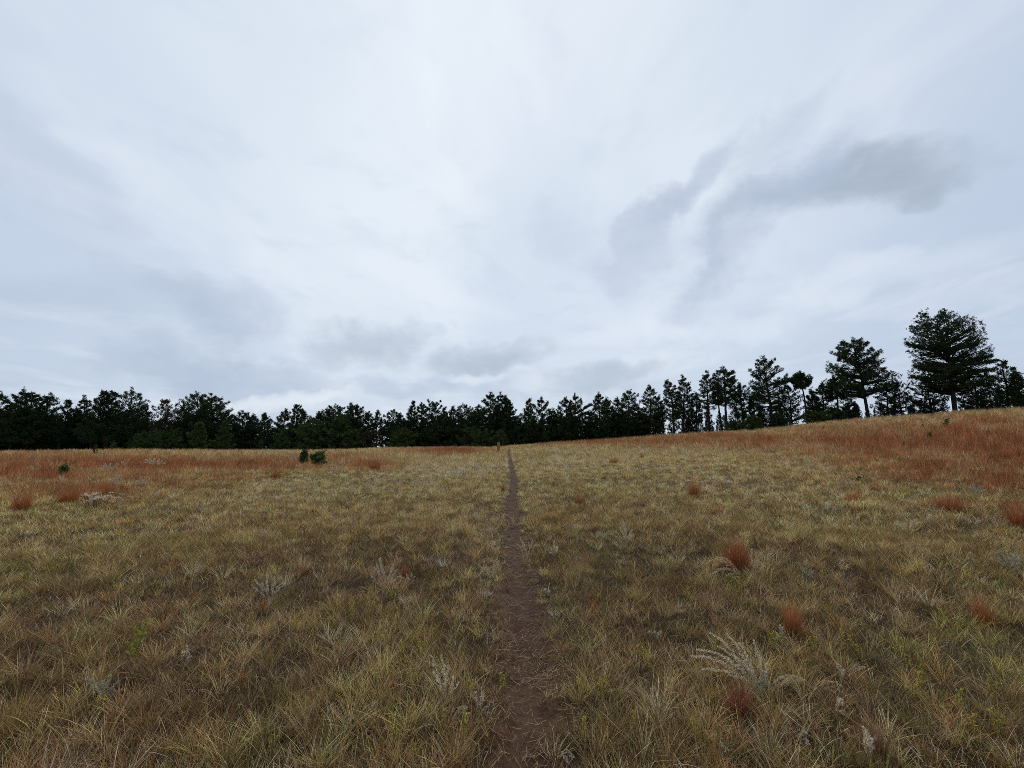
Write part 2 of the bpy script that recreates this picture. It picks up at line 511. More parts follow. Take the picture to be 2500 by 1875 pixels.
# ------------------------------------------------------------------ blades
def blades(P, h, w, laz, lean, curl, col, nseg, tipcol=None, waz=None):
    """P (N,3) roots; lean/curl are fractions of the height moved sideways along laz"""
    n = len(P)
    if n == 0: return np.zeros((0, 3)), np.zeros((0, 3), int), np.zeros((0, 3))
    if waz is None: waz = rng.uniform(0, math.pi, n)
    wd = np.stack([np.cos(waz), np.sin(waz), np.zeros(n)], -1)
    ld = np.stack([np.sin(laz), np.cos(laz), np.zeros(n)], -1)
    rows, cr = [], []
    for k in range(nseg + 1):
        t = k / nseg
        horiz = h * (lean * t + curl * t * t)
        vert = h * (t * np.sqrt(np.maximum(1 - lean * lean * 0.6, 0.1)) - 0.42 * np.abs(curl) * t * t)
        p = P + ld * horiz[:, None]; p[:, 2] += vert
        cc = col if tipcol is None else col * (1 - t) + tipcol * t
        if k < nseg:
            ww = (w * (1 - 0.55 * t))[:, None] * 0.5
            rows += [p - wd * ww, p + wd * ww]; cr += [cc, cc]
        else:
            rows.append(p); cr.append(cc)
    nv = 2 * nseg + 1
    V = np.stack(rows, 1).reshape(-1, 3); C = np.stack(cr, 1).reshape(-1, 3)
    f = []
    for k in range(nseg - 1):
        a = 2 * k
        f += [(a, a + 1, a + 3), (a, a + 3, a + 2)]
    a = 2 * (nseg - 1)
    f.append((a, a + 1, a + 2))
    f = np.array(f)
    Fc = (np.arange(n)[:, None, None] * nv + f[None]).reshape(-1, 3)
    return V, Fc, C


class Bag:
    def __init__(s): s.V, s.F, s.C, s.n = [], [], [], 0

    def add(s, V, Fc, C):
        if len(V) == 0: return
        s.V.append(V); s.F.append(Fc + s.n); s.C.append(C); s.n += len(V)

    def build(s, name, mat, parent=None, smooth=False):
        return mesh_obj(name, np.concatenate(s.V), np.concatenate(s.F), np.concatenate(s.C), mat, parent, smooth)


PAL = {
    'straw': (0.50, 0.375, 0.185), 'tan': (0.36, 0.255, 0.125), 'gold': (0.40, 0.265, 0.08), 'olive': (0.22, 0.195, 0.070),
    'brown': (0.19, 0.115, 0.062), 'grey': (0.25, 0.195, 0.135), 'green': (0.13, 0.155, 0.045), 'rust': (0.36, 0.145, 0.070),
    'orange': (0.42, 0.165, 0.058), 'plum': (0.26, 0.105, 0.062), 'pale': (0.62, 0.52, 0.34), 'pinkish': (0.44, 0.23, 0.125), 'wheat': (0.54, 0.41, 0.19)}
PK = list(PAL); PC = np.array([PAL[k] for k in PK]) * np.array([1.06, 0.965, 0.86])


def pick(weights):
    """weights (N,K) -> palette colours with jitter"""
    w = weights / weights.sum(1, keepdims=True)
    cs = np.cumsum(w, 1); u = rng.random((len(w), 1))
    idx = (u > cs).sum(1).clip(0, len(PK) - 1)
    c = PC[idx]
    return c * np.exp(rng.normal(-0.10, 0.48, (len(c), 1))).clip(0.35, 2.0) * rng.normal(1, 0.05, (len(c), 3)).clip(0.8, 1.2)


def weights_at(x, y, rd, pl, gr):
    n = len(x); r = np.hypot(x, y)
    W = {k: np.zeros(n) for k in PK}
    n1 = fbm(x / 1.1, y / 1.1, 71, 3); n2 = fbm(x / 0.7 + 40, y / 0.7, 72, 3); n3 = fbm(x / 5, y / 5, 73, 2)
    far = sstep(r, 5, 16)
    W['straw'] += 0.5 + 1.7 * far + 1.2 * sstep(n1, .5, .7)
    W['wheat'] += 0.3 + 0.75 * far
    W['tan'] += 1.3 + 0.5 * far
    W['gold'] += 0.22 + 0.8 * sstep(n3, .5, .7)
    W['olive'] += 1.1 + 1.5 * sstep(n2, .45, .65) + 0.4 * far
    W['brown'] += 2.2 * (1 - 0.75 * far) + 1.6 * sstep(n1, .5, .3)
    W['rust'] += 0.15 * (1 - far) * sstep(n1, .55, .35)
    W['grey'] += 1.3 * (1 - 0.35 * far) + 1.0 * sstep(n2, .5, .3)
    W['green'] += 0.25 + 3.5 * gr
    W['olive'] += 3.0 * gr
    W['pale'] += 0.22 + 0.3 * far + 4.0 * pl
    W['rust'] += 0.03 + 0.25 * sstep(n3, .62, .8)
    W['orange'] += 0.03
    W['pinkish'] += 0.06 + 0.6 * far * sstep(n3, .5, .75)
    k = np.clip(rd, 0, 1) ** 1.3
    for q in PK: W[q] = W[q] * (1 - 0.975 * k)
    W['rust'] += 4.4 * k; W['orange'] += 1.3 * k; W['plum'] += 2.2 * k; W['pinkish'] += 0.5 * k; W['brown'] += 1.6 * k; W['straw'] += 0.20 * k
    fc = sstep(r, 32, 60) * (1 - k); W['pinkish'] += 2.2 * fc; W['tan'] += 1.6 * fc; W['brown'] += 1.0 * fc; W['wheat'] *= 1 - 0.5 * fc
    # the strip along the crest is sun-bleached
    return np.stack([W[q] for q in PK], 1)


def scatter(n, r0, r1, expo, half=60):
    """polar scatter, ground density ~ r^-expo"""
    a = 2 - expo
    u = rng.random(n)
    r = (r0 ** a + u * (r1 ** a - r0 ** a)) ** (1 / a)
    az = np.radians(rng.uniform(-half, half, n))
    return r * np.sin(az), r * np.cos(az)


def crest_clip(x, y, over=10):
    D = np.interp(np.arctan2(x, y), c_az, c_D)
    return np.hypot(x, y) < D + over


def height_var(x, y):
    return 0.72 + 0.65 * fbm(x / 1.7 + 9, y / 1.7, 81, 3)


G = Bag(); RG = Bag()


def lay(n, r0, r1, expo, hmin, hmax, wbase, nseg, lean=(0.1, 0.7), curl=(-.1, .5), keep=None, tuft=0, tr=0.05, matted=0.0, palette=None, gain=1.0):
    x, y = scatter(n, r0, r1, expo)
    if tuft:
        cx, cy = x, y
        cr = rng.random(len(cx)) < 1
        cx, cy = cx[cr], cy[cr]
        sz = rng.uniform(0.6, 1.4, len(cx))
        k = rng.poisson(tuft * sz)
        idx = np.repeat(np.arange(len(cx)), k)
        a = rng.uniform(0, 2 * math.pi, len(idx)); q = np.sqrt(rng.random(len(idx)))
        rr = np.hypot(cx[idx], cy[idx]); grow = 1 + 0.25 * np.clip(rr / 12, 0, 3)
        x = cx[idx] + np.sin(a) * q * tr * grow; y = cy[idx] + np.cos(a) * q * tr * grow
        laz = a + rng.normal(0, 0.5, len(a)); le = 0.1 + 0.75 * q * rng.uniform(0.4, 1, len(q))
        hs = sz[idx]
    else:
        laz = rng.uniform(0, 2 * math.pi, len(x)); le = rng.uniform(*lean, len(x)); hs = np.ones(len(x)); idx = None
    ok = crest_clip(x, y)
    d = path_d(x, y)
    ok &= (d > 0.52 + 0.85 * rng.random(len(x)) ** 1.3) | ((y > 0) & (rng.random(len(x)) < 0.02 + 0.9 * sstep(y, 9, 30)))
    r = np.hypot(x, y)
    ok &= r > r0 * 0.9
    if keep is not None: ok &= keep(x, y)
    x, y, laz, le, hs, d, r = [q[ok] for q in (x, y, laz, le, hs, d, r)]
    px, py, rd, pl, gr = fields(x, y)
    W = weights_at(x, y, rd, pl, gr)
    if palette: W = W * np.array([palette.get(k, 0.0) for k in PK]) + 1e-6
    if idx is not None:
        # one tuft is mostly one colour
        idx = idx[ok]; uq, inv = np.unique(idx, return_inverse=True)
        first = np.zeros(len(uq), int); first[inv[::-1]] = np.arange(len(inv))[::-1]
        main = pick(W[first])[inv]; own = pick(W)
        m = rng.random((len(x), 1)) < 0.62
        col = np.where(m, main * rng.normal(1, .14, (len(x), 1)).clip(.6, 1.4), own)
    else:
        col = pick(W)
    h = rng.uniform(hmin, hmax, len(x)) * height_var(x, y) * hs
    h *= 0.35 + 0.65 * sstep(d, 1.0, 2.6 + 1.5 * rng.random(len(x)))
    redm = np.clip(rd, 0, 1)
    h *= 1 + 0.55 * redm
    h *= 1 - 0.25 * gr.clip(0, 1)
    h *= 0.76 + 0.24 * sstep(r, 24, 40)
    w = wbase * 0.86 * (1 + 0.15 * np.maximum(r - 5, 0) ** 0.95) * rng.uniform(0.7, 1.35, len(x))
    w *= 1 - 0.3 * redm
    P = np.stack([x, y, H(x, y) - 0.004], -1)
    cu = rng.uniform(*curl, len(x))
    le = le * (1 - 0.45 * redm)
    isred = redm > 0.45
    cl = 0.58 + 0.84 * vnoise(x / 0.22 + 5, y / 0.22, 101) * (0.75 + 0.5 * vnoise(x / 1.3, y / 1.3 + 8, 102))
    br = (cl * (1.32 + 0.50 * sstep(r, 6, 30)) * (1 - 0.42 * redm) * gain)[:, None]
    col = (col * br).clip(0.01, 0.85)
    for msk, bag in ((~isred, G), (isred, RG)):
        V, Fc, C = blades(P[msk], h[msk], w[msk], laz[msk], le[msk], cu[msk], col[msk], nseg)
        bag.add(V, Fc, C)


Q = 1.0
# matted thatch hugging the soil
lay(150000, 1.5, 9, 0.9, 0.03, 0.11, 0.0034, 2, lean=(0.6, 0.98), curl=(-.2, .3), palette={'brown': 2.6, 'grey': 1.6, 'olive': .8, 'tan': .9, 'straw': .5, 'rust': .5, 'pale': .5, 'plum': 1.5, 'gold': .4, 'green': .5}, gain=.62)
# short grass
lay(85000, 1.5, 9.5, 1.0, 0.05, 0.13, 0.0030, 3, lean=(0.1, 0.8), curl=(-.1, .5))
# bunches
lay(6800, 1.6, 10, 1.0, 0.09, 0.205, 0.0027, 4, curl=(0, .55), tuft=34, tr=0.035)
# lone straws
lay(4500, 1.8, 12, 1.1, 0.14, 0.27, 0.0026, 4, lean=(0.05, 0.6), curl=(-.1, .4))
lay(7500, 1.9, 16, 1.0, 0.10, 0.22, 0.0034, 3, lean=(0.1, 0.8), curl=(0, .5), palette={'pale': 6, 'straw': 2.5, 'wheat': 2})
# trampled short grass creeping over the far trail
lay(9000, 9, 75, 1.0, 0.04, 0.12, 0.0040, 1, keep=lambda x, y: path_d(x, y) < 1.3)
# middle distance
lay(230000, 8, 28, 1.3, 0.04, 0.12, 0.0042, 2, lean=(0.2, 0.9), curl=(-.1, .4))
lay(25000, 8.5, 30, 1.3, 0.10, 0.22, 0.0036, 2, curl=(0, .45), tuft=20, tr=0.045)
# far
lay(240000, 26, 135, 1.75, 0.08, 0.22, 0.0050, 1, lean=(0.0, 0.5), curl=(0, .2))
lay(26000, 26, 100, 1.6, 0.18, 0.36, 0.0044, 1, curl=(0, .3), tuft=11, tr=0.07)
# extra density where the rust grass stands
def redkeep(x, y):
    px, py, rd, pl, gr = fields(x, y)
    return rd > 0.3 + 0.5 * rng.random(len(x))
lay(420000, 12, 130, 1.55, 0.18, 0.40, 0.0032, 1, lean=(0.0, 0.42), curl=(0, .3), keep=redkeep)

tag(G.build('grass', M_GRASS), kind='stuff')
tag(RG.build('rust_grass', M_RED), kind='stuff')


# ---- straw lying on the trail and between the tufts
def build_litter():
    B = Bag()
    n = 6500
    y = 1.3 + 14 * rng.random(n) ** 1.5
    c = np.interp(y, P_Y, P_X); w = np.interp(y, P_Y, P_W)
    x = c + rng.normal(0, 0.95, n) * w
    patch = fbm(x * 2.2, y * 1.4, 91, 3)
    ok = rng.random(n) < sstep(patch, 0.34, 0.56) * 0.95 + 0.12
    x, y = x[ok], y[ok]
    # and a thin scatter everywhere near
    x2, y2 = scatter(9000, 1.4, 7, 1.0)
    x = np.concatenate([x, x2]); y = np.concatenate([y, y2])
    n = len(x)
    L = rng.uniform(0.02, 0.12, n); a = rng.uniform(0, 2 * math.pi, n)
    bend = rng.normal(0, 0.18, n)
    wd = rng.uniform(0.0014, 0.0024, n)
    ts = [-0.5, 0, 0.5]
    rows = []
    for t in ts:
        dx = np.sin(a) * L * t + np.cos(a) * bend * L * (0.25 - t * t) * 2
        dy = np.cos(a) * L * t - np.sin(a) * bend * L * (0.25 - t * t) * 2
        X, Y = x + dx, y + dy
        Z = H(X, Y) + 0.016 + rng.uniform(0, 0.010, n)
        ox, oy = np.cos(a) * wd / 2, -np.sin(a) * wd / 2
        rows += [np.stack([X - ox, Y - oy, Z], -1), np.stack([X + ox, Y + oy, Z + 0.0012], -1)]
    V = np.stack(rows, 1).reshape(-1, 3)
    f = np.array([(0, 1, 3), (0, 3, 2), (2, 3, 5), (2, 5, 4)])
    Fc = (np.arange(n)[:, None, None] * 6 + f[None]).reshape(-1, 3)
    cc = np.array([(0.28, 0.185, 0.105), (0.18, 0.11, 0.062), (0.38, 0.28, 0.17)])[rng.integers(0, 3, n)] * rng.uniform(0.7, 1.2, (n, 1))
    B.add(V, Fc, np.repeat(cc, 6, 0))
    tag(B.build('straw_litter', M_LITTER), kind='stuff')


build_litter()


# ------------------------------------------------------------------ leafy things
def tri_leaves(P, dirs, L, W, col):
    """diamond leaves: base P, unit direction, length, width"""
    n = len(P)
    r = rng.normal(0, 1, (n, 3)); s = np.cross(dirs, r); s /= np.linalg.norm(s, axis=1, keepdims=True) + 1e-9
    up = np.cross(s, dirs)
    mid = P + dirs * (L * 0.5)[:, None]
    V = np.stack([P, mid - s * (W * .5)[:, None] + up * (W * .15)[:, None], P + dirs * L[:, None], mid + s * (W * .5)[:, None] + up * (W * .15)[:, None]], 1).reshape(-1, 3)
    f = np.array([(0, 1, 2), (0, 2, 3)])
    Fc = (np.arange(n)[:, None, None] * 4 + f[None]).reshape(-1, 3)
    return V, Fc, np.repeat(col, 4, 0)


def tubes(paths, radii, col, sides=5):
    """paths list of (k,3), radii list of (k,)"""
    V, Fc, C, n = [], [], [], 0
    ang = np.arange(sides) * 2 * math.pi / sides
    for P, R in zip(paths, radii):
        P = np.asarray(P, float); k = len(P)
        T = np.gradient(P, axis=0); T /= np.linalg.norm(T, axis=1, keepdims=True) + 1e-9
        ref = np.array([0.31, 0.95, 0.05]) if abs(T[0][1]) < 0.9 else np.array([1.0, 0.1, 0.1])
        A = np.cross(T, ref); A /= np.linalg.norm(A, axis=1, keepdims=True) + 1e-9
        Bv = np.cross(T, A)
        ring = P[:, None] + (A[:, None] * np.cos(ang)[None, :, None] + Bv[:, None] * np.sin(ang)[None, :, None]) * np.asarray(R)[:, None, None]
        V.append(ring.reshape(-1, 3))
        i = np.arange(k - 1)[:, None] * sides; j = np.arange(sides)[None]; j2 = (j + 1) % sides
        q = np.stack([i + j, i + j2, i + sides + j2, i + sides + j], -1).reshape(-1, 4) + n
        Fc.append(q); n += k * sides
        C.append(np.tile(col, (k * sides, 1)))
    Q4 = np.concatenate(Fc)
    T3 = np.concatenate([Q4[:, [0, 1, 2]], Q4[:, [0, 2, 3]]])
    return np.concatenate(V), T3, np.concatenate(C)


def unit(v):
    return v / (np.linalg.norm(v, axis=-1, keepdims=True) + 1e-9)


def top_z(px, py_top, depth_y):
    X, Y, Z = pix_dir(px, py_top)
    return EYE + Z / Y * depth_y


def ray_at(px, py, depth_y):
    X, Y, Z = pix_dir(px, py)
    return np.array([X / Y * depth_y, depth_y, EYE + Z / Y * depth_y])


SAGE_COL = {'silver': (0.58, 0.51, 0.39), 'white': (0.72, 0.62, 0.46), 'cream': (0.60, 0.47, 0.29), 'green': (0.40, 0.38, 0.26), 'straw': (0.54, 0.41, 0.22)}


def sage(bx, by, topy, n=6, width=40, tone='silver', tips=None, label=None, leafy=1.0, droop=0.0, name='sage_plant', cat='sage plant', group='silvery sage plants in the grass', fat=1.0):
    if tips is None and by < 1300: topy -= (by - topy) * .35
    gx, gy = unproject(bx, by, H)
    gz = float(H(gx, gy))
    root = empty(name, (gx, gy, gz))
    tag(root, label, cat, group)
    dist = math.hypot(gx, gy)
    stems, rad, leafP, leafD, leafL = [], [], [], [], []
    base = np.array([0, 0, 0.0])
    if tips is None:
        tips = []
        for k in range(n):
            f = 0 if n == 1 else (k / (n - 1) * 2 - 1)
            tips.append((bx + f * width / 2 + rng.normal(0, width * .08), topy + (by - topy) * (0.35 * abs(f) ** 1.5 + 0.25 * rng.random() * (n > 1))))
    if by > 1300 and len(tips) < 8: tips = list(tips) + [(q[0] + rng.normal(0, 7), q[1] + abs(rng.normal(0, 14))) for q in tips[::2]]
    for (tx, ty) in tips:
        dy = gy + rng.uniform(-0.07, 0.07)
        T = ray_at(tx, ty, dy) - np.array([gx, gy, gz])
        T[2] = max(T[2], 0.02)
        b = base + np.array([rng.normal(0, .012), rng.normal(0, .012), -0.01])
        mid = b + (T - b) * 0.5
        side = np.hypot(T[0], T[1])
        mid[2] += 0.10 * T[2] + side * (0.22 + droop)
        ts = np.linspace(0, 1, 9)[:, None]
        P = b * (1 - ts) ** 2 + 2 * mid * ts * (1 - ts) + T * ts ** 2
        P[1:-1] += rng.normal(0, .004, (7, 3))
        stems.append(P); r0 = 0.0022 * fat * (1 + 0.05 * dist); rad.append(np.linspace(r0, r0 * .35, 9))
        ln = np.linalg.norm(T - b)
        m = int(ln * 560 * leafy / (1 + 0.06 * dist))
        m = max(m, 10)
        tt = 0.35 + 0.65 * rng.random(m) ** 0.85
        idx = tt * 8; i0 = np.clip(idx.astype(int), 0, 7); fr = (idx - i0)[:, None]
        pp = P[i0] * (1 - fr) + P[i0 + 1] * fr
        ax = unit(P[i0 + 1] - P[i0])
        out = unit(np.cross(ax, rng.normal(0, 1, (m, 3))))
        # side sprigs: short branches carrying knobbly leaves
        sp = (0.014 * (1.15 - tt) * rng.random(m))[:, None] * fat
        pp = pp + (out * 0.8 + ax * 0.6) * sp
        leafP.append(pp); leafD.append(unit(out + ax * rng.uniform(.3, 1.6, (m, 1)))); leafL.append((0.003 + 0.006 * rng.random(m)) * (0.55 + 0.21 * dist) * fat)
    c = np.array(SAGE_COL[tone])
    B = Bag(); B.add(*tubes(stems, rad, c * 0.75, 4)); B.build('stem', M_SAGE, root)
    P = np.concatenate(leafP); D = np.concatenate(leafD); L = np.concatenate(leafL)
    col = c * rng.normal(1, .13, (len(P), 1)).clip(.6, 1.35)
    B = Bag(); B.add(*tri_leaves(P, D, L, L * 0.5, col)); B.build('foliage', M_SAGE, root)
    return root


SAGES = [
    dict(bx=655, by=1475, topy=1395, n=9, width=70, tone='silver', label='grey sage plant with upright and sprawling sprigs in the short grass left of the trail'),
    dict(bx=940, by=1442, topy=1356, n=9, width=80, tone='silver', label='spiky silver sage plant with a thin red tuft just behind it'),
    dict(bx=1000, by=1428, topy=1395, n=4, width=36, tone='cream', label='small sage sprig at the right foot of the spiky silver sage'),
    dict(bx=1184, by=1405, topy=1366, n=4, width=22, tone='cream', label='cream feathery sage, left one of a pair beside the trail edge'),
    dict(bx=1212, by=1404, topy=1362, n=5, width=26, tone='cream', label='cream feathery sage, right one of a pair beside the trail edge'),
    dict(bx=1092, by=1725, tips=[(1050, 1598), (1058, 1640), (1078, 1600), (1092, 1625), (1064, 1660), (1106, 1650), (1120, 1665), (1098, 1680)], topy=1600, tone='white', label='tall white plumed sage in the foreground left of the trail', leafy=1.3),
    dict(bx=1168, by=1745, tips=[(1176, 1678), (1160, 1690), (1188, 1742)], topy=1680, tone='silver', label='two pronged grey sage sprig between tall white sage and trail'),
    dict(bx=1352, by=1360, topy=1316, n=3, width=16, tone='white', label='single white leaning sage sprig on the short turf right of the trail'),
    dict(bx=1528, by=1335, topy=1272, n=6, width=44, tone='silver', label='silver sage plant with upright plumes beside low arching straw'),
    dict(bx=1472, by=1322, topy=1282, n=3, width=28, tone='green', label='small faint green sage left of the upright silver plumes'),
    dict(bx=1288, by=1372, tips=[(1270, 1312), (1276, 1320), (1300, 1318), (1284, 1340)], topy=1312, tone='cream', label='cream plume leaning over the right edge of the trail'),
    dict(bx=1812, by=1410, tips=[(1748, 1362), (1760, 1372), (1775, 1380), (1790, 1392), (1738, 1400), (1722, 1376)], topy=1362, tone='cream', label='cream plumes arching left in front of the big rust red clump', droop=.25),
    dict(bx=1838, by=1412, tips=[(1836, 1340), (1846, 1350), (1858, 1350), (1850, 1372), (1866, 1382)], topy=1340, tone='cream', label='cream upright plumes at the right side of the big rust red clump'),
    dict(bx=1978, by=1420, tips=[(1950, 1374), (1958, 1380), (1965, 1372), (1976, 1390), (1985, 1396)], topy=1374, tone='green', label='pale green sage bending left in open grass'),
    dict(bx=2475, by=1402, tips=[(2440, 1350), (2452, 1345), (2466, 1352), (2480, 1350), (2492, 1360), (2436, 1368)], topy=1345, tone='green', label='bushy pale green sage at the right edge of the meadow', leafy=1.5),
    dict(bx=1862, by=1700, tips=[(1688, 1603), (1712, 1634), (1733, 1545), (1752, 1578), (1775, 1548), (1795, 1604), (1806, 1570), (1822, 1600), (1840, 1562), (1856, 1602), (1874, 1620), (1768, 1640), (1700, 1585), (1760, 1600)], topy=1545, tone='white', label='large fan of white sage plumes beside dark red grass', leafy=1.1, droop=.05),
    dict(bx=1868, by=1702, tips=[(1858, 1655), (1872, 1650), (1846, 1665), (1882, 1668), (1862, 1640)], topy=1640, tone='green', label='dense silver leafy sage shoots at the foot of the white fan', leafy=1.8),
    dict(bx=1995, by=1690, tips=[(1890, 1664), (1905, 1668), (1920, 1660), (1898, 1690), (1884, 1712), (1936, 1672)], topy=1660, tone='cream', label='fallen cream sage plume lying leftwards over the grass', droop=.2, leafy=1.6),
    dict(bx=2000, by=1690, tips=[(2040, 1690), (2052, 1720), (2036, 1735), (2060, 1740)], topy=1685, tone='cream', label='withered sage stem arching rightwards over a dark hollow', droop=.35),
    dict(bx=2040, by=1742, tips=[(2080, 1835), (2068, 1822), (2074, 1808), (2060, 1790), (2062, 1776)], topy=1780, tone='white', label='white sage plume drooping downhill in the right foreground', droop=.5, leafy=2.4),
    dict(bx=2128, by=1862, tips=[(2108, 1775), (2116, 1782), (2122, 1800), (2138, 1796), (2130, 1815), (2112, 1812)], topy=1775, tone='white', label='upright white sage plumes beside dull red grass at the bottom right', leafy=2.0),
    dict(bx=262, by=1705, tips=[(214, 1656), (226, 1668), (250, 1664), (268, 1650), (290, 1662), (296, 1684), (240, 1684), (276, 1676)], topy=1650, tone='green', label='low grey green sage with broad leaves in the left foreground', leafy=2.0, fat=1.25),
    dict(bx=455, by=1622, topy=1562, n=3, width=14, tone='silver', label='slim single silver sage sprig in the left foreground'),
    dict(bx=2058, by=1668, tips=[(2044, 1618), (2052, 1626), (2060, 1634), (2056, 1648)], topy=1618, tone='silver', label='small silver sprig behind the fallen sage stem'),
    dict(bx=1908, by=1562, tips=[(1904, 1526), (1912, 1532), (1896, 1548), (1922, 1556), (1932, 1562), (1890, 1560)], topy=1526, tone='silver', label='low silver sage at the left foot of the orange red clump', leafy=1.8),
    dict(bx=2030, by=1255, topy=1228, n=6, width=44, tone='cream', label='pale cream sage patch below the red hillside'),
    dict(bx=2385, by=1216, topy=1188, n=7, width=46, tone='green', label='pale sage beside the low red tuft on the right slope'),
    dict(bx=2225, by=1296, topy=1272, n=6, width=52, tone='cream', label='straw coloured sage in olive grass on the right'),
    dict(bx=2255, by=1215, topy=1200, n=4, width=26, tone='silver', label='tiny pale sage under the red hillside grass'),
    dict(bx=1965, by=1150, topy=1122, n=7, width=60, tone='cream', label='pale sage plumes along the lower edge of the red hillside'),
    dict(bx=2018, by=1160, topy=1135, n=5, width=34, tone='cream', label='pale sage just right of the plumes along the red edge'),
    dict(bx=87, by=1158, topy=1134, n=6, width=40, tone='cream', label='cream sage standing left of the small round pine seedling'),
    dict(bx=6, by=1192, topy=1172, n=4, width=26, tone='cream', label='cream sage at the left edge of the meadow'),
    dict(bx=148, by=1182, topy=1166, n=4, width=20, tone='silver', label='small sage right below the round pine seedling'),
    dict(bx=263, by=1158, topy=1134, n=6, width=40, tone='silver', label='round whitish sage in the left red grass'),
    dict(bx=376, by=1142, topy=1122, n=8, width=54, tone='white', label='wide fan of white sage in the left red grass'),
    dict(bx=300, by=1142, topy=1128, n=4, width=24, tone='white', label='little white sage left of the wide white fan'),
    dict(bx=286, by=1188, topy=1166, n=6, width=34, tone='silver', label='silver sage at the lower edge of the left red grass'),
    dict(bx=345, by=1190, topy=1170, n=5, width=26, tone='silver', label='leaning silver sage right of the one at the red edge'),
    dict(bx=713, by=1128, topy=1110, n=5, width=30, tone='silver', label='small sage left of the twin pine saplings'),
    dict(bx=744, by=1146, topy=1132, n=6, width=44, tone='cream', label='low cream sage at the foot of the pine saplings'),
    dict(bx=818, by=1158, topy=1138, n=6, width=34, tone='silver', label='silver sage right of the pine saplings'),
    dict(bx=762, by=1200, topy=1176, n=7, width=40, tone='cream', label='cream sage below the pine saplings in olive grass'),
    dict(bx=712, by=1202, topy=1182, n=5, width=28, tone='silver', label='sparse sage left of the cream one below the saplings'),
    dict(bx=820, by=1230, topy=1190, n=7, width=60, tone='straw', label='wide straw coloured sage in the middle left'),
    dict(bx=948, by=1195, topy=1160, n=8, width=70, tone='cream', label='broad cream sage fan left of the silvery patch'),
    dict(bx=1034, by=1200, topy=1168, n=7, width=60, tone='cream', label='cream sage fan nearest below the silvery patch'),
    dict(bx=1050, by=1158, topy=1136, n=7, width=44, tone='silver', label='silver sage, leftmost of the whitish patch left of the trail'),
    dict(bx=1080, by=1162, topy=1142, n=7, width=40, tone='white', label='white sage, second from the left in the whitish patch'),
    dict(bx=1108, by=1164, topy=1144, n=7, width=40, tone='silver', label='silver sage in the middle of the whitish patch'),
    dict(bx=1136, by=1160, topy=1142, n=7, width=40, tone='white', label='white sage right of the middle of the whitish patch'),
    dict(bx=1164, by=1154, topy=1134, n=7, width=40, tone='silver', label='silver sage in the whitish patch, second nearest the trail'),
    dict(bx=1192, by=1154, topy=1136, n=6, width=40, tone='white', label='white sage of the whitish patch nearest the trail'),
    dict(bx=1385, by=1148, topy=1132, n=6, width=36, tone='silver', label='pale sage right of the trail in the middle distance'),
    dict(bx=1250, by=1288, topy=1262, n=4, width=20, tone='cream', label='small cream sage hanging over the trail in the middle distance'),
    dict(bx=1220, by=1290, topy=1262, n=5, width=24, tone='cream', label='pale sage on the left bank of the trail in the middle distance'),
]
for s in SAGES: sage(**s)


# ---- rust clumps
def red_clump(bx, by, topy, width, n, tone, label, lean=0.0):
    gx, gy = unproject(bx, by, H); gz = float(H(gx, gy))
    root = empty('red_grass_clump', (gx, gy, gz)); tag(root, label, 'grass clump', 'rust red grass clumps in the meadow')
    Ht = top_z(bx, topy, gy) - gz
    m = width / F * gy / 2
    dist = math.hypot(gx, gy)
    a = rng.uniform(0, 2 * math.pi, n); q = np.sqrt(rng.random(n))
    P = np.stack([np.sin(a) * q * m * .4, np.cos(a) * q * m * .4, np.zeros(n) - 0.01], -1)
    h = Ht * (0.45 + 1.0 * rng.random(n) ** 1.3) * (1 - 0.5 * q ** 1.5)
    le = q * m / max(Ht, .05) * rng.uniform(.1, .9, n) + lean
    tones = {'rust': [(0.44, 0.105, 0.030), (0.54, 0.17, 0.045), (0.27, 0.062, 0.025)], 'orange': [(0.58, 0.20, 0.05), (0.46, 0.13, 0.035), (0.36, 0.10, 0.035)],
             'dark': [(0.30, 0.045, 0.022), (0.18, 0.035, 0.02), (0.38, 0.08, 0.03)], 'dim': [(0.24, 0.11, 0.06), (0.20, 0.08, 0.045), (0.27, 0.15, 0.08)]}[tone]
    c = np.array(tones)[rng.integers(0, 3, n)] * rng.uniform(.5, 1.4, (n, 1))
    c = np.where(rng.random((n, 1)) < .16, np.array([.34, .22, .11]) * rng.uniform(.5, 1.2, (n, 1)), c)
    tip = c * 0.7 + np.array([0.40, 0.27, 0.17]) * 0.3
    V, Fc, C = blades(P, h, np.full(n, 0.0022 * (1 + 0.13 * dist)), a + rng.normal(0, .4, n), le.clip(0, .9), rng.uniform(-.08, .25, n), c, 4, tip)
    B = Bag(); B.add(V, Fc, C); B.build('stems', M_RED, root)
    # thin drier outer leaves at the foot
    k = n // 4
    a = rng.uniform(0, 2 * math.pi, k)
    P = np.stack([np.sin(a) * m * .3, np.cos(a) * m * .3, np.zeros(k) - .01], -1)
    c = np.array([(0.30, 0.16, 0.08), (0.26, 0.10, 0.05)])[rng.integers(0, 2, k)] * rng.uniform(.7, 1.2, (k, 1))
    B = Bag(); B.add(*blades(P, Ht * rng.uniform(.25, .5, k), np.full(k, 0.0024 * (1 + 0.13 * dist)), a, np.full(k, .6), rng.uniform(.2, .8, k), c, 4))
    B.build('leaves', M_RED, root)


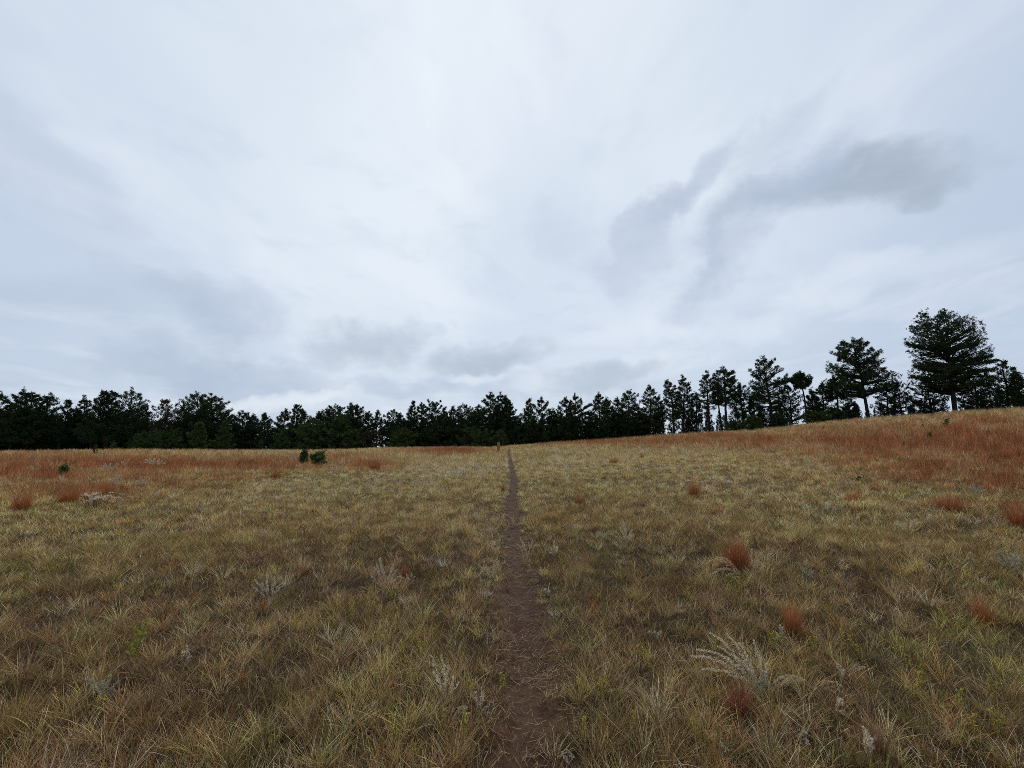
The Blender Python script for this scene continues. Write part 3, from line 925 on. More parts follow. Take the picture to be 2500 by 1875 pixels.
for a in [
    (1798, 1395, 1305, 84, 900, 'rust', 'tall rust red grass clump with cream plumes at its foot'),
    (1938, 1555, 1468, 62, 620, 'orange', 'orange red grass clump in the right foreground with silver sage at its foot'),
    (1808, 1745, 1668, 100, 750, 'dark', 'deep red grass clump beneath the large white sage fan'),
    (2403, 1528, 1450, 60, 420, 'orange', 'orange red grass clump near the right edge'),
    (2140, 1850, 1745, 100, 420, 'dim', 'dull red grass clump at the bottom right beside white plumes'),
    (1415, 1232, 1202, 34, 260, 'rust', 'small rust clump right of the trail in the middle distance'),
    (1450, 1240, 1215, 22, 110, 'dim', 'tiny rust clump just right of the small rust one'),
    (1697, 1212, 1165, 48, 380, 'orange', 'orange red clump standing alone in the middle of the right meadow'),
    (1752, 1262, 1228, 44, 300, 'rust', 'rust clump nearer than and right of the lone orange one'),
    (1498, 1132, 1110, 34, 260, 'orange', 'far small orange clump right of the trail'),
    (1568, 1120, 1102, 20, 140, 'rust', 'far little rust clump beside the far orange one'),
    (52, 1248, 1192, 56, 420, 'orange', 'orange red clump at the left edge of the meadow'),
    (168, 1232, 1178, 74, 520, 'orange', 'broad orange red clump left of the white flower heads'),
    (258, 1208, 1170, 50, 300, 'orange', 'orange clump just behind the white flower heads'),
    (2320, 1248, 1198, 90, 520, 'rust', 'broad low red clump below the right hillside'),
    (2085, 1225, 1192, 60, 260, 'orange', 'orange clump at the lower edge of the right red grass'),
    (2490, 1290, 1215, 60, 380, 'rust', 'red clump cut off by the right edge'),
    (988, 1408, 1370, 34, 130, 'rust', 'thin red tuft beside the spiky silver sage'),
    (1122, 1262, 1238, 24, 110, 'rust', 'tiny red tuft left of the trail in the middle distance'),
    (1228, 1200, 1180, 18, 120, 'dim', 'tiny rust tuft on the left bank of the trail'),
    (1650, 1185, 1170, 34, 130, 'dim', 'dull rust tuft left of the lone orange clump'),
    (915, 1148, 1118, 46, 420, 'rust', 'dark footed red clump at the end of the left red band'),
    (672, 1168, 1140, 44, 300, 'rust', 'red clump below left of the twin pine saplings'),
    (780, 1148, 1134, 34, 160, 'dark', 'dark red tuft under the spreading pine sapling'),
]: red_clump(*a)


# ---- yarrow-like flower heads, everlasting cushions, weeds
def yarrow(bx, by, topy, width, n, label):
    gx, gy = unproject(bx, by, H); gz = float(H(gx, gy))
    root = empty('flower_clump', (gx, gy, gz)); tag(root, label, 'wildflower')
    m = width / F * gy / 2; Ht = top_z(bx, topy, gy) - gz
    st, rd = [], []
    for k in range(n):
        tx, ty = rng.uniform(-m, m), rng.uniform(-m, m) * .9
        T = np.array([tx, ty, Ht * rng.uniform(.6, 1.05)]); b = T * np.array([.6, .6, 0])
        st.append(np.linspace(b, T, 4)); rd.append(np.full(4, .004))
        q = 16; a = rng.uniform(0, 6.28, q); r = np.sqrt(rng.random(q)) * .034
        P = T + np.stack([np.sin(a) * r, np.cos(a) * r, rng.uniform(-.01, .01, q)], -1)
        D = unit(np.stack([np.sin(a), np.cos(a), rng.uniform(0, .6, q)], -1)); L = rng.uniform(.02, .035, q)
        B = Bag(); B.add(*tri_leaves(P, D, L, L * .9, np.array([.66, .54, .41]) * rng.normal(1, .12, (q, 1)))); B.build('flower_head', M_FORB, root)
    B = Bag(); B.add(*tubes(st, rd, np.array([.2, .15, .09]), 4)); B.build('stem', M_FORB, root)


yarrow(237, 1242, 1206, 64, 44, 'dried flower clump with many flat whitish heads in the left meadow')


def cushion(bx, by, size, label, n=9):
    gx, gy = unproject(bx, by, H); gz = float(H(gx, gy))
    root = empty('everlasting_plant', (gx, gy, gz)); tag(root, label, 'small plant', 'woolly white ground plants')
    m = size * .75 / F * gy / 2
    P, D, L, st, rd = [], [], [], [], []
    for k in range(n):
        a = rng.uniform(0, 6.28); r = m * math.sqrt(rng.random())
        c = np.array([math.sin(a) * r, math.cos(a) * r, .03 + .05 * rng.random()])
        st.append(np.linspace(c * np.array([.4, .4, 0]), c, 3)); rd.append(np.full(3, .002))
        q = 16; d = unit(rng.normal(0, 1, (q, 3)) + np.array([0, 0, .5]))
        P.append(np.tile(c, (q, 1))); D.append(d); L.append(rng.uniform(.008, .016, q) * (1 + .05 * gy))
    B = Bag(); B.add(*tubes(st, rd, np.array([.25, .24, .18]), 4)); B.build('stem', M_SAGE, root)
    P = np.concatenate(P); D = np.concatenate(D); L = np.concatenate(L)
    B = Bag(); B.add(*tri_leaves(P, D, L, L * .6, np.array([.46, .40, .29]) * rng.normal(1, .12, (len(P), 1)))); B.build('foliage', M_SAGE, root)


for a in [(1335, 1455, 34, 'round woolly white plant right beside the trail edge', 11),
          (1412, 1372, 30, 'scattered white woolly heads in short turf right of the trail', 8),
          (1600, 1562, 38, 'woolly white plant right of the trail under a cream plume', 11),
          (1388, 1868, 26, 'pale woolly rosette at the bottom right of the trail', 5),
          (918, 1742, 14, 'tiny bluish white tuft in the foreground left of the tall white sage', 3),
          (850, 1790, 30, 'whitish sprawling woolly plant in the left foreground', 6),
          (1127, 1755, 24, 'dark centred woolly plant between tall white sage and trail', 6),
          (1375, 1292, 26, 'white woolly speckles in the turf beyond the single sage sprig', 7),
          (1690, 1345, 20, 'white woolly speckles left of the big rust clump', 5),
          (1965, 1832, 20, 'small grey woolly plant in the dark grass of the right foreground', 4),
          (1770, 1860, 24, 'small grey woolly plant at the bottom edge in the right foreground', 4)]:
    cushion(*a)


def weed(bx, by, hpx, col, label, group, n=3, name='weed', cat='weed', leaf=0.03):
    gx, gy = unproject(bx, by, H); gz = float(H(gx, gy))
    root = empty(name, (gx, gy, gz)); tag(root, label, cat, group)
    Ht = hpx / F * gy * 1.35 + 0.04
    st, rd, P, D, L = [], [], [], [], []
    for k in range(n):
        a = rng.uniform(0, 6.28); T = np.array([math.sin(a) * .22 * Ht, math.cos(a) * .22 * Ht, Ht * rng.uniform(.7, 1)])
        pts = np.linspace([T[0] * .1, T[1] * .1, -.005], T, 5); st.append(pts); rd.append(np.full(5, .0015 * (1 + .05 * gy)))
        q = 22; t = rng.uniform(.25, 1.02, q)[:, None]
        P.append(pts[0] * (1 - t) + T * t)
        b = rng.uniform(0, 6.28, q); D.append(unit(np.stack([np.sin(b), np.cos(b), rng.uniform(.2, 1.3, q)], -1)))
        L.append(rng.uniform(.6, 1.2, q) * leaf * (1 + .05 * gy))
    B = Bag(); B.add(*tubes(st, rd, np.array(col) * .6, 4)); B.build('stem', M_FORB, root)
    P = np.concatenate(P); D = np.concatenate(D); L = np.concatenate(L)
    B = Bag(); B.add(*tri_leaves(P, D, L, L * .32, np.array(col) * rng.normal(1, .18, (len(P), 1)).clip(.5, 1.5))); B.build('leaves', M_FORB, root)


weed(315, 1625, 66, (0.28, 0.29, 0.06), 'bright yellow green leafy weed in the left foreground', None, 5, 'leafy_weed', 'weed', .034)
YG = 'small yellow green weeds sprouting in the meadow'
for (x, y) in [(1013, 1570), (1060, 1560), (985, 1600), (1032, 1600), (945, 1590), (1150, 1690), (1230, 1680), (1130, 1800), (1075, 1785), (1425, 1700),
               (1420, 1800), (1795, 1462), (1810, 1440), (2020, 1495), (2065, 1590), (2095, 1600), (2200, 1610), (2240, 1650), (2255, 1690), (2230, 1710), (2340, 1730),
               (2430, 1700), (2440, 1650), (1785, 1440), (890, 1400), (912, 1490), (860, 1500), (1500, 1300), (495, 1400), (610, 1440), (380, 1460), (470, 1380),
               (1575, 1620), (1690, 1470), (2180, 1440), (2300, 1520), (965, 1815), (1015, 1860), (240, 1745), (1880, 1585), (1900, 1580), (1990, 1590), (2380, 1790), (2440, 1800),
               (2360, 1420), (2250, 1400), (620, 1530), (720, 1540), (60, 1420), (1470, 1690), (1545, 1780), (1700, 1800)]:
    weed(x, y + 8, rng.uniform(20, 34), (0.42, 0.37, 0.07), 'small yellow green weed sprouting among the dry grass', YG, 3, 'weed', 'weed', .017)
OG = 'little orange red weeds low in the grass'
for (x, y) in [(475, 1478), (590, 1672), (640, 1490), (925, 1850), (1450, 1500), (960, 1685), (740, 1400), (2125, 1410), (1450, 1490), (430, 1380), (2320, 1720)]:
    weed(x, y + 5, rng.uniform(12, 20), (0.42, 0.17, 0.05), 'little orange red weed low in the grass', OG, 3, 'orange_weed', 'weed', .016)


# ------------------------------------------------------------------ pines
GOLD = 2.39996


def prof(kind, f):
    """crown radius profile over crown height fraction f"""
    if kind == 'cone': return 0.12 + 0.88 * (1 - f) ** 0.75
    if kind == 'round': return float(np.interp(f, [0, .25, .55, .8, .93, 1], [.70, .9, 1, .80, .52, .2]))
    if kind == 'egg': return float(np.interp(f, [0, .2, .45, .7, .88, 1], [.80, 1, .95, .74, .46, .14]))
    if kind == 'dome': return float(np.interp(f, [0, .15, .35, .6, .8, .93, 1], [.80, .95, 1, .95, .86, .74, .55]))
    if kind == 'flat': return float(np.interp(f, [0, .3, .6, .85, 1], [.7, .9, 1, .7, .3]))
    if kind == 'broad': return float(np.interp(f, [0, .2, .45, .7, .86, .95, 1], [.75, 1, .95, .80, .62, .48, .28]))
    if kind == 'bush': return 0.25 + 0.75 * (1 - f) ** 0.5
    return 1 - f


def make_pine(name, Hh, R, cb, kind, nb, tufts, seed, lean=(0, 0), col=(0.030, 0.046, 0.020), tsize=0.34, fork=False, extra=(), bare=0, wonk=0.22, trunk_r=None, up=0.25, nn=14):
    rs = np.random.default_rng(seed)
    loc = (0, 0, 0)
    root = empty(name, loc)
    tr = trunk_r or (0.016 * Hh + 0.03)
    ks = np.linspace(0, 1, 9)
    wob = np.cumsum(rs.normal(0, .012 * Hh, (9, 2)), 0) * ks[:, None]

    def trunk_at(f):
        x = np.interp(f, ks, wob[:, 0]) + lean[0] * Hh * f; y = np.interp(f, ks, wob[:, 1]) + lean[1] * Hh * f
        return np.array([x, y, Hh * f * 0.97])
    tp = [np.array([trunk_at(f) for f in ks])]; tp[0][0, 2] = -0.6
    if kind == 'dome': tp[0][:, 2] = np.minimum(tp[0][:, 2], Hh * .95)
    trd = [tr * (1 - ks) ** 0.8 + 0.02]
    if fork:
        f0 = fork
        a = trunk_at(f0); b = trunk_at(0.92) + np.array([R * .20, 0, -Hh * .06])
        m = (a + b) / 2 + np.array([R * .16, 0, 0]); ts = np.linspace(0, 1, 7)[:, None]
        tp.append(a * (1 - ts) ** 2 + 2 * m * ts * (1 - ts) + b * ts ** 2); trd.append(np.linspace(tr * .55, .03, 7))
    lp, lr = [], []; TP, TD = [], []
    sect = rs.normal(1, wonk, 12).clip(.5, 1.5)         # lopsided crown
    az0 = rs.uniform(0, 6.28)
    for i in range(nb):
        f = (i + rs.random()) / nb
        hf = cb + (1 - cb) * f
        s = trunk_at(min(hf, .985 if kind != 'dome' else .90))
        if fork and hf > fork and rs.random() < .5:
            P2 = tp[1]; q = (hf - fork) / (1 - fork); s = P2[min(6, int(q * 6.99))]; s = s.copy()
        az = az0 + i * GOLD + rs.normal(0, .3)
        L = R * (1 - .25 * f ** 3) * prof(kind, f) * rs.uniform(.62, 1.12) * sect[int(az / 6.2832 * 12) % 12]
        slope = -0.10 + (up + .35 + (.35 if kind in ('egg', 'cone') else 0)) * f + (.5 * f ** 4 if kind not in ('dome', 'broad') else 0) + rs.normal(0, .13 if kind not in ('dome', 'broad') else .34)
        ts = np.linspace(0, 1, 6)[:, None]
        if kind in ('dome', 'broad', 'egg', 'round', 'flat'):
            # the limb ends on the crown's outline and starts lower down the trunk
            L = R * prof(kind, f) * (1 - .38 * rs.random() ** 1.6) * sect[int(az / 6.2832 * 12) % 12] ** .6
            rise = (.10 + .55 * f + rs.normal(0, .12)) * L
            he = Hh * hf; hs = min(max(he - rise, Hh * cb * .55), he)
            s = trunk_at(min(hs / Hh, .93))
            d = np.array([math.sin(az), math.cos(az), (he - hs) / max(L, .05)])
            e = s + d * L
        else:
            d = np.array([math.sin(az), math.cos(az), slope])
            e = s + d * L; e[2] += .20 * L
        mid = s + d * L * .5; mid[2] -= .06 * L
        P = s * (1 - ts) ** 2 + 2 * mid * ts * (1 - ts) + e * ts ** 2
        lp.append(P); lr.append(np.linspace(max(.02, .045 * L * (1 - .4 * f)), .012, 6))
        k = max(3, int(tufts / nb * (.35 + L / R)))
        t = (0.28 + .74 * rs.random(k) ** .7)
        ii = np.clip((t * 5).astype(int), 0, 4); fr = (t * 5 - ii)[:, None]
        pp = P[ii] + (P[ii + 1] - P[ii]) * fr
        side = np.array([math.cos(az), -math.sin(az), 0])
        sp = L * .30 * (1.15 - .7 * t)[:, None] * rs.uniform(-1, 1, (k, 1))
        pp = pp + side * sp + np.array([0, 0, 1]) * rs.uniform(-.06, .19, (k, 1)) * (L * .6 + .4)
        TP.append(pp); TD.append(unit(d * .6 + side * np.sign(sp) * .5 + np.array([0, 0, .75]) + rs.normal(0, .25, (k, 3))))
    for (f, az, L, slope) in extra:                    # outstanding limbs: height fraction, azimuth, length, slope
        s = trunk_at(f); d = np.array([math.sin(az), math.cos(az), slope])
        ts = np.linspace(0, 1, 6)[:, None]; e = s + d * L; mid = s + d * L * .5 - np.array([0, 0, .08 * L])
        P = s * (1 - ts) ** 2 + 2 * mid * ts * (1 - ts) + e * ts ** 2
        lp.append(P); lr.append(np.linspace(.07 * min(L, 2), .015, 6))
        k = int(24 * L)
        t = .35 + .67 * rs.random(k); ii = np.clip((t * 5).astype(int), 0, 4); fr = (t * 5 - ii)[:, None]
        pp = P[ii] + (P[ii + 1] - P[ii]) * fr
        side = np.array([math.cos(az), -math.sin(az), 0]); sp = L * .2 * (1.1 - .6 * t)[:, None] * rs.uniform(-1, 1, (k, 1))
        TP.append(pp + side * sp + np.array([0, 0, 1]) * rs.uniform(-.05, .3, (k, 1))); TD.append(unit(d * .5 + np.array([0, 0, .8]) + rs.normal(0, .3, (k, 3))))
    for i in range(bare):                              # dead snags below the crown
        f = cb * rs.uniform(.35, 1); s = trunk_at(f); az = rs.uniform(0, 6.28); L = R * rs.uniform(.25, .6)
        P = np.linspace(s, s + np.array([math.sin(az), math.cos(az), rs.uniform(-.2, .25)]) * L, 4); lp.append(P); lr.append(np.linspace(.03, .01, 4))
    # leader
    k = 10 if kind != 'dome' else 3
    TP.append(np.array([trunk_at(1.0 if kind != 'dome' else .95)] * k) + rs.normal(0, .12, (k, 3)) * np.array([1, 1, 1.6])); TD.append(unit(rs.normal(0, .5, (k, 3)) + np.array([0, 0, 1])))
    zf = Hh / max(float(np.percentile(np.concatenate(TP)[:, 2], 99.6)), Hh * .6)
    zf = min(zf, 1.0) if name != 'pine_sapling' else 1.0
    for q in lp + TP + tp: q[:, 2] *= zf
    bark = np.array([1., 1., 1.])
    global rng
    B = Bag(); B.add(*tubes(tp, trd, bark, 8)); B.add(*tubes(lp, lr, bark, 4))
    B.build('trunk', M_BARK, root, smooth=True)
    P = np.concatenate(TP); D = np.concatenate(TD); n = len(P)
    # each tuft: a bottle-brush of stiff needle bundles
    tone = (rs.normal(1, .22, (n, 1)).clip(.5, 1.7)) * np.array(col)
    sz = tsize * rs.uniform(.6, 1.25, n)
    Pn = np.repeat(P, nn, 0); Dn = np.repeat(D, nn, 0); S = np.repeat(sz, nn)
    dirs = unit(Dn + rs.normal(0, .62, Dn.shape))
    Pn = Pn + rs.normal(0, .09, Pn.shape) * (S / .34)[:, None]
    r = rs.normal(0, 1, Pn.shape); sd = unit(np.cross(dirs, r))
    L = S * rs.uniform(.7, 1.15, len(S)); w = S * .24 * rs.uniform(.7, 1.2, len(S))
    q0 = Pn - sd * (w * .2)[:, None]; q1 = Pn + sd * (w * .2)[:, None]
    m1 = Pn + dirs * (L * .6)[:, None]
    V = np.stack([Pn - dirs * (L * .15)[:, None], m1 - sd * (w * .5)[:, None], Pn + dirs * L[:, None], m1 + sd * (w * .5)[:, None]], 1).reshape(-1, 3)
    f = np.array([(0, 1, 2), (0, 2, 3)])
    Fc = (np.arange(len(Pn))[:, None, None] * 4 + f[None]).reshape(-1, 3)
    C = np.repeat(np.repeat(tone, nn, 0) * rs.uniform(.8, 1.2, (len(Pn), 1)), 4, 0)
    B = Bag(); B.add(V, Fc, C); B.build('crown', M_NEEDLE, root)
    return root


def crest_D(px):
    X, Y, Z = pix_dir(px, 1080)
    return float(np.interp(math.atan2(X, Y), c_az, c_D)), X / math.hypot(X, Y), Y / math.hypot(X, Y)


DK = (0.033, 0.052, 0.022); GR = (0.056, 0.086, 0.027); BR = (0.055, 0.048, 0.026); BL = (0.026, 0.042, 0.026)
# (x, top y, crown width px, crown base fraction, kind, behind crest m, colour, label, options)
PINES = [
    (-20, 960, 80, .15, 'egg', 6, DK, 'dense dark pine cut off by the left edge', {}),
    (28, 949, 66, .12, 'egg', 3, DK, 'tall dense pine nearest the left edge', {}),
    (70, 957, 74, .15, 'egg', 4, DK, 'broad bushy pine, second from the left edge', {}),
    (98, 961, 60, .2, 'egg', 5, DK, 'pine with a narrow raised top beside the broad bushy one', {}),
    (146, 977, 56, .2, 'cone', 4, BL, 'slim open pine in the first dip of the left treeline', {'op': .7}),
    (174, 998, 46, .1, 'round', 6, BL, 'low rounded pine in the first dip of the left treeline', {}),
    (194, 968, 46, .2, 'egg', 6, DK, 'narrow pine left of the tall pointed one', {'op': .8}),
    (223, 956, 62, .12, 'cone', 3, DK, 'tall pointed pine of the second left group', {}),
    (259, 957, 54, .15, 'cone', 4, DK, 'pointed pine right of the tall pointed one', {}),
    (304, 951, 92, .18, 'flat', 5, DK, 'wide pine with an open lacy top in the left treeline', {'op': .65}),
    (340, 988, 60, .1, 'egg', 4, DK, 'shoulder high pine right of the lacy topped pine', {}),
    (396, 977, 72, .12, 'cone', 3, BR, 'sparse brownish pine standing alone in a gap of the left treeline', {'op': .6}),
    (438, 990, 50, .15, 'round', 6, DK, 'small pine at the left shoulder of the wide flat topped pair', {'op': .8}),
    (474, 959, 92, .15, 'round', 4, DK, 'large round topped pine, left of a joined pair', {}),
    (515, 962, 86, .12, 'round', 5, DK, 'large round topped pine, right of a joined pair', {}),
    (546, 1006, 50, .1, 'egg', 6, DK, 'low pine right of the large joined pair', {}),
    (588, 1004, 62, .12, 'round', 5, BL, 'small rounded pine in the long dip left of centre', {}),
    (616, 1012, 46, .1, 'egg', 7, DK, 'small pine behind the dip left of centre', {}),
    (643, 1011, 54, .1, 'cone', 4, DK, 'small pointed pine at the gap left of centre', {}),
    (690, 998, 46, .12, 'egg', 5, DK, 'blunt topped pine right of the sky gap', {}),
    (718, 990, 48, .1, 'cone', 4, DK, 'pointed spire pine left of the green young pines', {}),
    (742, 1003, 40, .1, 'cone', 6, DK, 'thin pine right of the pointed spire', {}),
    (772, 1007, 60, .06, 'cone', 5, DK, 'pine behind the green young pines', {}),
    (800, 1004, 60, .06, 'egg', 7, DK, 'pine left of the tall triple crown', {}),
    (828, 988, 84, .12, 'round', 6, DK, 'left crown of the tall triple pines left of centre', {}),
    (854, 986, 58, .15, 'egg', 5, DK, 'middle crown of the tall triple pines left of centre', {}),
    (872, 987, 66, .12, 'egg', 4, DK, 'right crown of the tall triple pines left of centre', {}),
    (895, 1006, 42, .15, 'egg', 6, DK, 'pine descending right of the triple pines', {}),
    (918, 1004, 30, .25, 'cone', 4, BL, 'thin see through spire pine in the gap left of centre', {'op': .55}),
    (932, 1021, 22, .25, 'cone', 7, BL, 'short thin spire next to the see through pine', {'op': .5}),
    (956, 1002, 54, .32, 'round', 4, DK, 'pine with a bare visible trunk right of the gap', {'op': .8}),
    (978, 1010, 40, .1, 'egg', 6, DK, 'low pine left of the raised spire', {}),
    (1002, 980, 40, .12, 'cone', 5, DK, 'raised spire pine left of centre', {}),
    (1030, 984, 58, .1, 'egg', 4, DK, 'blunt pine left of the broad dense cone', {}),
    (1058, 979, 78, .06, 'cone', 3, DK, 'broad dense cone shaped pine left of centre', {}),
    (1084, 1000, 46, .06, 'egg', 6, DK, 'low pine right of the broad dense cone', {}),
    (1108, 994, 58, .08, 'egg', 4, DK, 'rounded pine left of the tallest middle pines', {}),
    (1138, 986, 64, .1, 'round', 5, DK, 'rounded pine touching the tallest middle pines', {}),
    (1166, 994, 44, .1, 'egg', 7, DK, 'pine filling the notch left of the tallest middle pines', {}),
    (1202, 957, 66, .1, 'egg', 4, DK, 'tallest pine of the middle, left peak', {}),
    (1220, 958, 54, .1, 'egg', 6, DK, 'tallest pine of the middle, second peak', {}),
    (1234, 966, 52, .1, 'egg', 5, DK, 'stepped pine right of the tallest middle peaks', {}),
    (1250, 971, 56, .08, 'egg', 4, DK, 'bushy pine right of the stepped pine', {}),
    (1292, 976, 46, .1, 'cone', 5, GR, 'pine with a lighter green tip right of the middle', {}),
    (1327, 972, 62, .08, 'egg', 4, DK, 'full pine right of the green tipped pine', {}),
    (1352, 1000, 40, .08, 'egg', 6, DK, 'low pine in the notch right of the full pine', {}),
    (1384, 970, 56, .1, 'egg', 4, DK, 'left crown of a twin pine with a side limb', {}),
    (1406, 964, 52, .15, 'egg', 5, DK, 'right crown of the twin pine with a limb reaching right', {'extra': [(.62, 1.5, 2.9, .55), (.55, 1.6, 2.4, .3)]}),
    (1438, 1005, 46, .08, 'egg', 6, DK, 'low pine under the reaching side limb', {}),
    (1466, 960, 60, .1, 'egg', 4, DK, 'tall even pine with a neighbour at its right shoulder', {}),
    (1488, 970, 42, .12, 'egg', 6, DK, 'narrow pine at the right shoulder of the tall even pine', {}),
    (1513, 971, 46, .1, 'egg', 6, DK, 'narrow pine left of the blunt high crown', {}),
    (1536, 953, 58, .2, 'round', 4, DK, 'pine with a blunt high crown on the rising slope', {'op': .9}),
    (1562, 992, 46, .1, 'egg', 6, DK, 'lower pine between the blunt crown and the open pine', {}),
    (1588, 940, 62, .18, 'egg', 4, DK, 'open airy pine at the foot of the rising slope', {'op': .75}),
    (1612, 965, 38, .25, 'egg', 6, DK, 'thin pine right of the open airy one', {'op': .75}),
    (1648, 925, 58, .3, 'egg', 4, DK, 'tall pine with left crown of the close pair on the slope', {'op': .85}),
    (1668, 919, 52, .36, 'egg', 5, DK, 'taller right pine of the close pair on the slope', {'op': .75, 'bare': 5}),
    (1704, 962, 44, .3, 'egg', 5, BL, 'short slim pine between the taller pines on the slope', {'op': .65}),
    (1733, 907, 52, .4, 'egg', 4, DK, 'slim pine with bare lower trunk, left of the dense leaning one', {'op': .65, 'bare': 8, 'lean': (-.02, 0)}),
    (1755, 935, 26, .6, 'egg', 6, DK, 'very thin leaning pine between two bare stemmed pines', {'op': .5, 'bare': 6, 'lean': (-.09, 0)}),
    (1778, 895, 66, .42, 'round', 4, DK, 'bare stemmed pine with a dense windswept crown', {'bare': 8, 'extra': [(.9, 1.5, 1.9, .15), (.78, 1.4, 1.8, .3)]}),
    (1818, 936, 54, .3, 'round', 5, DK, 'mid height pine left of the tall full pine', {'op': .9}),
    (1846, 960, 34, .2, 'egg', 7, DK, 'low pine tucked left of the tall full pine', {'op': .8}),
    (1887, 868, 92, .24, 'broad', 3, DK, 'tall full pine with a square top midway up the right slope', {'extra': [(.62, 1.5, 3.9, .12), (.42, 4.7, 3.0, .0)]}),
    (1938, 940, 58, .12, 'egg', 5, BL, 'open lower pine right of the tall full pine', {'op': .6}),
    (1972, 906, 42, .70, 'round', 2, DK, 'spindly bare trunk pine with a small round tuft on top', {'bare': 12, 'lean': (-.04, 0), 'extra': [(.80, 4.7, 2.2, .25)], 'op': 1.3}),
    (1994, 951, 40, .1, 'egg', 5, DK, 'low pine right of the spindly one', {'op': .8}),
    (2018, 936, 62, .08, 'egg', 5, DK, 'rounded pine left of the great leaning trunk', {'op': .85}),
    (2058, 918, 50, .5, 'round', 4, DK, 'pine with its high crown touching the leaning pine on its left', {'bare': 5}),
    (2112, 827, 128, .32, 'broad', 2, DK, 'big pine with layered limbs and a trunk leaning left', {'lean': (-.09, 0), 'op': 1.5, 'ts': .25, 'nbx': 26, 'up': .1, 'extra': [(.36, 1.6, 3.4, .05), (.3, 4.6, 2.8, -.05)]}),
    (2078, 958, 46, .08, 'egg', 6, BL, 'low open pine under the layered leaning pine', {'op': .6}),
    (2178, 936, 56, .1, 'egg', 5, BL, 'open pine right of the layered leaning pine', {'op': .6}),
    (2212, 934, 76, .06, 'cone', 4, BL, 'conical open pine in the gap between the two biggest pines', {'op': .6}),
    (2342, 752, 160, .22, 'dome', 2, DK, 'biggest pine with forked trunk and wide ragged crown on the hill', {'op': 1.35, 'ts': .24, 'nbx': 120, 'up': -.1, 'fork': .52, 'extra': [(.50, 1.5, 6.3, .10), (.47, 1.7, 5.6, .02), (.62, 1.5, 4.6, .12), (.33, 4.7, 5.4, .0), (.40, 4.6, 5.2, .1), (.40, 1.6, 5.5, .0), (.60, 4.8, 5.0, .2)]}),
    (2284, 930, 96, .05, 'round', 4, BL, 'bushy pine under the left side of the biggest pine', {'op': .7}),
    (2400, 905, 84, .05, 'round', 3, BL, 'bushy pine under the right side of the biggest pine', {'op': .9}),
    (2478, 884, 66, .15, 'round', 5, DK, 'open round crowned pine right of the biggest pine', {'op': .65}),
    (2512, 912, 60, .1, 'egg', 4, DK, 'pine at the right edge of the picture', {}),
]
PR = random.Random(5)
seed = 100


def place_pine(root, px, topy, behind):
    D, ux, uy = crest_D(px)
    r = D + behind
    x, y = ux * r, uy * r
    root.location = (x, y, float(H(x, y)))


def pine_at(px, topy, wpx, cb, kind, behind, col, label, opt, name='pine_tree', group='pines of the treeline'):
    global seed
    seed += 1
    D, ux, uy = crest_D(px)
    r = D + behind
    x, y = ux * r, uy * r
    z0 = float(H(x, y))
    Ht = top_z(px, topy, y) - z0
    op = opt.get('op', 1.0)
    R = wpx / F * y / 2 * (1.22 if op >= .9 and px < 1650 else 1.05)
    lean = opt.get('lean', (PR.uniform(-.02, .02), 0))
    # the top should land at the wanted place
    x -= lean[0] * Ht * .9
    size = R * Ht
    nb = int(26 + 3.2 * Ht * (.6 + .4 * op)) + opt.get('nbx', 0)
    tf = int((280 + 40.0 * size * (1 - cb * .6)) * op)
    o = make_pine(name, Ht,  R, cb, kind, nb, tf, seed, lean=lean, col=col, fork=opt.get('fork', False), extra=opt.get('extra', ()), up=opt.get('up', .25), bare=opt.get('bare', 0), tsize=opt.get('ts', .27) if Ht > 5 else .26)
    o.location = (x, y, z0)
    tag(o, label, 'pine tree', group)
    return o


for p in PINES: pine_at(*p)

# young bright green pines and low bushes at the foot of the wood
YOUNG = [
    (775, 1020, 84, .02, 'bush', 1.5, GR, 'green young pine in front of the wood, left of a pair', {}),
    (832, 1014, 80, .02, 'cone', 1.0, GR, 'green young pine in front of the wood, right of a pair', {}),
    (745, 1036, 60, .02, 'bush', .5, GR, 'low green young pine left of the green pair', {}),
    (868, 1050, 50, .02, 'bush', .5, GR, 'small green young pine right of the green pair', {}),
    (900, 1052, 44, .02, 'bush', .5, BR, 'small olive young pine left of the see through gap', {}),
    (482, 1034, 36, .1, 'cone', -4, GR, 'slim young pine standing before the large joined pair', {}),
    (546, 1030, 42, .05, 'cone', -1, GR, 'young pine at the right foot of the joined pair', {}),
    (410, 1050, 66, .03, 'bush', 0, GR, 'broad low young pine beneath the sparse brownish pine', {}),
    (350, 1056, 50, .03, 'bush', 1, GR, 'low young pine left of the sparse brownish pine', {}),
    (985, 1046, 60, .02, 'bush', 0, GR, 'green young pine right of the bare trunk pine', {}),
    (1150, 1040, 60, .02, 'bush', 1, GR, 'young pine under the notch left of the tallest middle pines', {}),
    (1178, 1050, 60, .02, 'bush', -1, GR, 'bushy young pine behind the wooden post on its left', {}),
    (1218, 1052, 44, .02, 'cone', -2, GR, 'bright green young pine right behind the wooden post', {}),
    (690, 1050, 40, .02, 'bush', 1, GR, 'low young pine beneath the blunt topped pine', {}),
    (1840, 1016, 60, .02, 'bush', 0, GR, 'low green bush pine at the foot of the tall full pine', {}),
    (1905, 1012, 46, .02, 'bush', 1, DK, 'low dark bush pine right of the trunk of the tall full pine', {}),
    (2000, 1004, 60, .02, 'bush', 1, GR, 'low green bush pine right of the spindly trunk', {}),
    (2050, 998, 50, .02, 'bush', 1, DK, 'low dark bush pine left of the leaning trunk', {}),
    (1795, 1030, 50, .02, 'bush', 1, GR, 'low bush pine beneath the windswept crown', {}),
]
for p in YOUNG: pine_at(*p[:8], p[8], name='young_pine', group='young pines at the foot of the wood')

